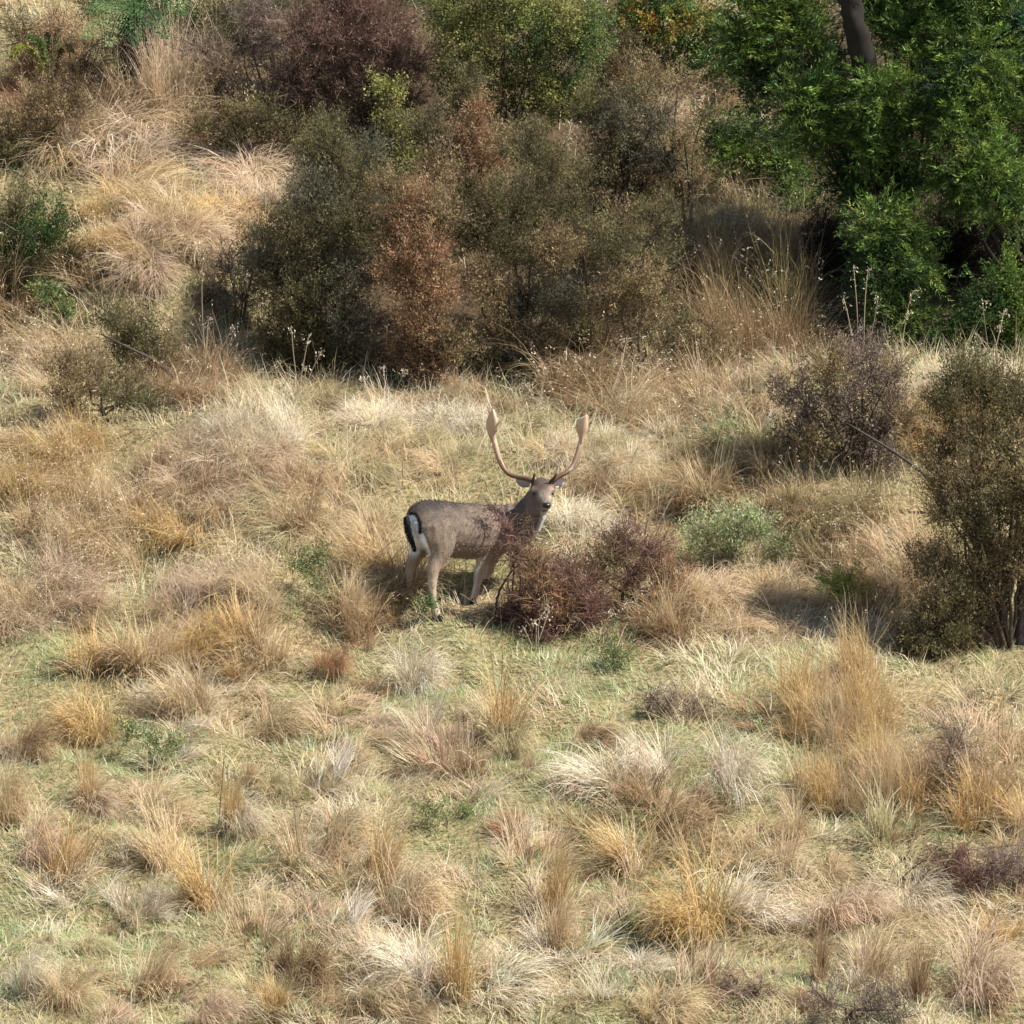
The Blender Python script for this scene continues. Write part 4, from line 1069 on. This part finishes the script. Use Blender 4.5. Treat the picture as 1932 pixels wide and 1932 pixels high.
    C = mixc(C, np.array([.46, .36, .28]), sstep(1240, 1330, zy) * ((zx > 330) & (zx < 460)) * .8)
    # neck, throat, head
    hd = sstep(860, 940, zx + .3 * (1000 - zy)) * ((zx > 820) & (zy < 1080))
    C = mixc(C, neck, hd * (zx > 860))
    C = mixc(C, np.array([.05, .042, .038]), np.exp(-((zx - 965) / 45) ** 2 - ((zy - 920) / 55) ** 2) * .8)  # dark patch painted in for the shadow under the neck
    C = mixc(C, white * .85, sstep(.35, .8, N[:, 0]) * sstep(800, 850, zy) * ((zx > 1100) & (zy < 1100)))
    face = (zx > 1070) & (zy < 850) & (V[:, 1] < .40)
    C = mixc(C, np.array([.19, .148, .115]), face * 1.0)
    C = mixc(C, np.array([.075, .055, .044]), face * sstep(700, 640, zy) * 1.0)                                   # dark crown
    C = mixc(C, np.array([.36, .24, .19]), face * np.maximum(np.exp(-((zx - 1122) / 28) ** 2 - ((zy - 662) / 20) ** 2), np.exp(-((zx - 1260) / 24) ** 2 - ((zy - 655) / 20) ** 2)))
    C = mixc(C, np.array([.42, .34, .26]), face * np.maximum(np.exp(-((zx - 1165) / 18) ** 2 - ((zy - 715) / 26) ** 2), np.exp(-((zx - 1245) / 16) ** 2 - ((zy - 715) / 26) ** 2)) * .8)
    C = mixc(C, np.array([.42, .38, .34]), face * np.exp(-((zx - 1215) / 42) ** 2 - ((zy - 800) / 32) ** 2) * .8)
    C = mixc(C, black, face * np.exp(-((zx - 1217) / 30) ** 4 - ((zy - 778) / 20) ** 4))
    C = mixc(C, np.array([.05, .04, .035]), face * np.exp(-((zx - 1210) / 30) ** 2 - ((zy - 818) / 7) ** 2) * .8)
    C = mixc(C, np.array([.045, .035, .03]), face * np.maximum(np.exp(-((zx - 1130) / 20) ** 2 - ((zy - 697) / 14) ** 2), np.exp(-((zx - 1258) / 18) ** 2 - ((zy - 697) / 14) ** 2)) * .9)
    # rump: white patch, black edges
    def near(pts, w0, w1):
        best = np.full(n, 9.0); P_ = spline([list(p) for p in pts], 6); W_ = np.linspace(w0, w1, len(P_))
        for p, w in zip(P_, W_):
            best = np.minimum(best, np.hypot(zx - p[0], zy - p[1]) / w)
        return sstep(1.15, .75, best)
    seen = (s < .45) & (N[:, 1] < .35)
    wp = sstep(-.15, -.5, N @ F) * (s < .25) * sstep(.09, .06, l) * sstep(845, 885, zy) * sstep(1180, 1090, zy)
    C = mixc(C, white, np.clip(wp * 1.4, 0, 1))
    C = mixc(C, white, seen * near([(238, 872), (252, 930), (275, 990), (290, 1020)], 26, 30))
    C = mixc(C, white, seen * near([(285, 990), (315, 1030), (335, 1075), (360, 1135)], 32, 14))
    C = mixc(C, black, seen * near([(228, 838), (265, 845), (288, 885), (298, 930), (300, 975)], 14, 13))
    C = np.clip(C * (1 + .5 * (nz[:, None] - .5)) * (1 + .08 * r.standard_normal((n, 1))), .006, .85)
    a = me.color_attributes.new('tint', 'FLOAT_COLOR', 'POINT')
    a.data.foreach_set('color', np.concatenate([C, np.ones((n, 1))], 1).astype(np.float32).ravel())
    me.vertices.foreach_set('co', (V - base).astype(np.float32).ravel())
    me.materials.clear(); me.materials.append(M_FUR)
    me.update()
    link('body', me, root)
    # coat hair: short hairs lying toward the tail and down
    k = r.choice(n, 26000, replace=True)
    g = -F * .8 + np.array([0, 0, -.75])
    dirs = np.tile(g, (len(k), 1)); headk = V[k, 0] > zz(1050, 900, .4)[0]
    dirs[headk] = np.array([0, .6, -.5])
    legk = (zy[k] > 1200); dirs[legk] = np.array([0, 0, -1.0])
    dirs = dirs - N[k] * np.sum(dirs * N[k], 1)[:, None] + N[k] * .30 + .25 * r.standard_normal((len(k), 3))
    hm = MB()
    ln = np.where(headk | legk, r.uniform(.006, .012, len(k)), r.uniform(.009, .019, len(k)))
    leaves(hm, V[k] - base + r.standard_normal((len(k), 3)) * .003, dirs, ln, .22, np.clip(C[k] * r.uniform(.82, 1.22, (len(k), 1)), .004, .85), r, rhomb=False)
    o = link('coat', hm.mesh('buck_coat', M_FUR), root); o['kind'] = 'stuff'
    # tail
    tm = MB()
    loft(tm, rows([(196, 868, yb(196) - .03, .018, .022), (200, 905, yb(196) - .055, .018, .027), (212, 965, yb(200) - .065, .018, .030), (232, 1030, yb(205) - .06, .015, .026), (250, 1075, yb(210) - .055, .010, .016), (258, 1095, yb(215) - .05, .004, .006)]),
         12, up=tuple(F), c=(.011, .011, .013))
    tv = tm.points(); tm.v = [tv - base]
    rr = np.random.default_rng(4); kk = rr.choice(len(tv), 900)
    leaves(tm, tv[kk] - base, np.tile([0.05, 0, -1.0], (900, 1)) + .3 * rr.standard_normal((900, 3)), rr.uniform(.02, .035, 900), .2, np.clip(np.array([.013, .012, .013]) * rr.uniform(.6, 2, (900, 1)), 0, 1), rr, rhomb=False)
    o = link('tail', tm.mesh('buck_tail', M_FUR), root); o['label'] = 'black hanging tail'
    # ears
    def ear(b, t, roll, inner):
        e = MB()
        b = np.array(b); t = np.array(t); ax = t - b; Ln = np.linalg.norm(ax); ax /= Ln
        fr = np.array([0, -1.0, 0]); fr -= ax * (fr @ ax); fr /= np.linalg.norm(fr)
        sd = np.cross(ax, fr)
        U, W = 9, 7; grid = []; cc = []
        for i in range(U):
            u = i / (U - 1); w = .036 * math.sin(math.pi * min(1, u * .86 + .12)) ** .8 * (1 if u < 1 else .05)
            for j in range(W):
                v = j / (W - 1) * 2 - 1
                grid.append(b + ax * Ln * u + sd * w * v + fr * (w * .75 * (v * v - .6)))
                cc.append(np.array(inner) * (1 - .6 * (abs(v) > .8)) if True else 0)
        grid = np.array(grid); G2 = grid - fr * .006
        q = [(i * W + j, i * W + j + 1, (i + 1) * W + j + 1, (i + 1) * W + j) for i in range(U - 1) for j in range(W - 1)]
        e.add(grid - base, q, None, np.array(cc)); e.add(G2 - base, [x[::-1] for x in q], None, (.16, .12, .09))
        link('ear', e.mesh('buck_ear', M_FUR), root)
    ear(zz(1098, 628, .38), zz(992, 594, .40), 0, (.46, .37, .30))
    ear(zz(1272, 632, .38), zz(1362, 590, .40), 0, (.56, .49, .42))
    # eyes and nose
    def ball(name, c, rad, colr, mat):
        e = MB(); u = np.linspace(0, np.pi, 7); v = np.linspace(0, 2 * np.pi, 11)[:-1]
        P = np.array([[math.sin(a) * math.cos(b), math.sin(a) * math.sin(b), math.cos(a)] for a in u for b in v]) * np.array(rad) + np.array(c) - base
        q = [(i * 10 + j, i * 10 + (j + 1) % 10, (i + 1) * 10 + (j + 1) % 10, (i + 1) * 10 + j) for i in range(6) for j in range(10)]
        e.add(P, q, None, colr); link(name, e.mesh('buck_' + name, mat), root)
    ball('eye', zz(1126, 694, .262), (.014, .014, .013), (.006, .005, .005), M_DARK)
    ball('eye', zz(1260, 694, .262), (.014, .014, .013), (.006, .005, .005), M_DARK)
    ball('nose', zz(1217, 783, .095), (.030, .016, .019), (.010, .010, .011), M_DARK)
    # antlers
    def antler(beam, palm, tines):
        e = MB(); bone = np.array([.17, .098, .060]); light = np.array([.70, .50, .34]); dark = np.array([.085, .052, .034])
        S = spline([list(zz(x, y, Y)) + [rd] for x, y, Y, rd in beam], 5)
        tube(e, S[:, :3] - base, S[:, 3], bone, 9)
        nb = len(S) * 9 + 2
        f = np.concatenate([np.repeat(np.linspace(0, 1, len(S)), 9), [0, 1]])[:, None]
        e.c[-1] = np.where(f < .6, dark + (bone - dark) * f / .6, bone + (light - bone) * ((f - .6) / .4) ** 1.4).astype(np.float32)
        # palm: flattened blade with thickness, edge given as left / right outline
        Lp = spline([zz(*p) for p in palm[0]], 5); Rp = spline([zz(*p) for p in palm[1]], 5)
        k = len(Lp); W = 7; top = []; bot = []
        th = np.concatenate([[.012], np.full(k - 2, .009), [.003]])
        for i in range(k):
            for j in range(W):
                v = j / (W - 1); p = Lp[i] * (1 - v) + Rp[i] * v
                bow = -.014 * (1 - (2 * v - 1) ** 2)
                ed = th[i] * math.sqrt(max(0, 1 - (2 * v - 1) ** 2)) + .0015
                top.append(p + [0, bow - ed, 0]); bot.append(p + [0, bow + ed, 0])
        q = [(i * W + j, i * W + j + 1, (i + 1) * W + j + 1, (i + 1) * W + j) for i in range(k - 1) for j in range(W - 1)]
        A = np.array(top + bot) - base; o2 = k * W
        q2 = [tuple(x + o2 for x in w[::-1]) for w in q]
        q3 = [(i * W, (i + 1) * W, o2 + (i + 1) * W, o2 + i * W) for i in range(k - 1)] + [(i * W + W - 1, o2 + i * W + W - 1, o2 + (i + 1) * W + W - 1, (i + 1) * W + W - 1) for i in range(k - 1)]
        fc = np.repeat(np.linspace(.45, 1.1, k), W)[:, None]
        e.add(A, q + q2 + q3, None, np.concatenate([bone + (light - bone) * fc] * 2))
        for pts, r0, c in tines:
            T_ = spline([zz(*p) for p in pts], 4)
            tube(e, T_ - base, np.linspace(r0, .002, len(T_)), {'d': dark, 'b': bone, 'l': light, 'w': np.array([.72, .60, .46])}[c], 7)
            if c == 'd':
                kk = len(T_) * 7
                ff = np.concatenate([np.repeat(np.linspace(0, 1, len(T_)), 7), [0, 1]])[:, None]
                e.c[-1] = np.where(ff < .6, dark, np.array([.70, .58, .45])).astype(np.float32)
        link('antler', e.mesh('buck_antler', M_ANTLER), root)
    antler([(1128, 615, .36, .022), (1110, 597, .36, .021), (1060, 582, .38, .018), (1000, 572, .41, .0175), (935, 545, .45, .018), (885, 472, .49, .020), (852, 375, .51, .021), (830, 285, .51, .020)],
           ([(812, 320, .515), (790, 260, .51), (776, 200, .49), (788, 140, .47), (808, 100, .455), (822, 78, .45)],
            [(852, 320, .51), (850, 265, .50), (862, 215, .48), (862, 165, .465), (848, 115, .455), (832, 78, .45)]),
           [([(848, 235, .48), (872, 175, .46), (916, 143, .44)], .016, 'l'), ([(1118, 602, .35), (1128, 555, .29), (1136, 488, .24)], .013, 'd'),
            ([(898, 492, .48), (885, 455, .44), (878, 438, .42)], .013, 'l'), ([(800, 130, .46), (805, 95, .45), (812, 70, .45)], .008, 'l')])
    antler([(1250, 615, .36, .022), (1265, 598, .36, .022), (1310, 565, .37, .019), (1370, 535, .39, .018), (1412, 485, .44, .019), (1440, 410, .48, .018), (1462, 330, .50, .018), (1474, 280, .51, .020)],
           ([(1462, 320, .505), (1448, 270, .505), (1432, 225, .495), (1434, 180, .485), (1462, 145, .475), (1500, 122, .47)],
            [(1486, 320, .505), (1500, 270, .50), (1516, 225, .49), (1521, 180, .48), (1520, 145, .475), (1512, 118, .47)]),
           [([(1445, 222, .49), (1422, 208, .48), (1398, 206, .47)], .010, 'l'), ([(1262, 600, .35), (1285, 555, .29), (1312, 470, .24)], .014, 'd'),
            ([(1375, 535, .39), (1430, 505, .36), (1466, 448, .33)], .013, 'w'), ([(1512, 170, .48), (1518, 135, .47), (1500, 108, .46)], .008, 'l')])
    # hooves
    for hx, hy, hY in ((434, 1606, -.045), (250, 1508, .225), (678, 1486, .268), (772, 1342, .55)):
        e = MB(); p = zz(hx, hy, hY) - base
        for sgn in (-1, 1):
            q0 = p + LAT * .012 * sgn
            loft(e, [list(q0 + [0, 0, .03]) + [.018, .013], list(q0 + F * .008) + [.022, .014], list(q0 + F * .016 - np.array([0, 0, .018])) + [.024, .014]], 8, 2, up=tuple(F), c=(.03, .025, .022))
        link('hoof', e.mesh('buck_hoof', M_DARK), root)
buck()
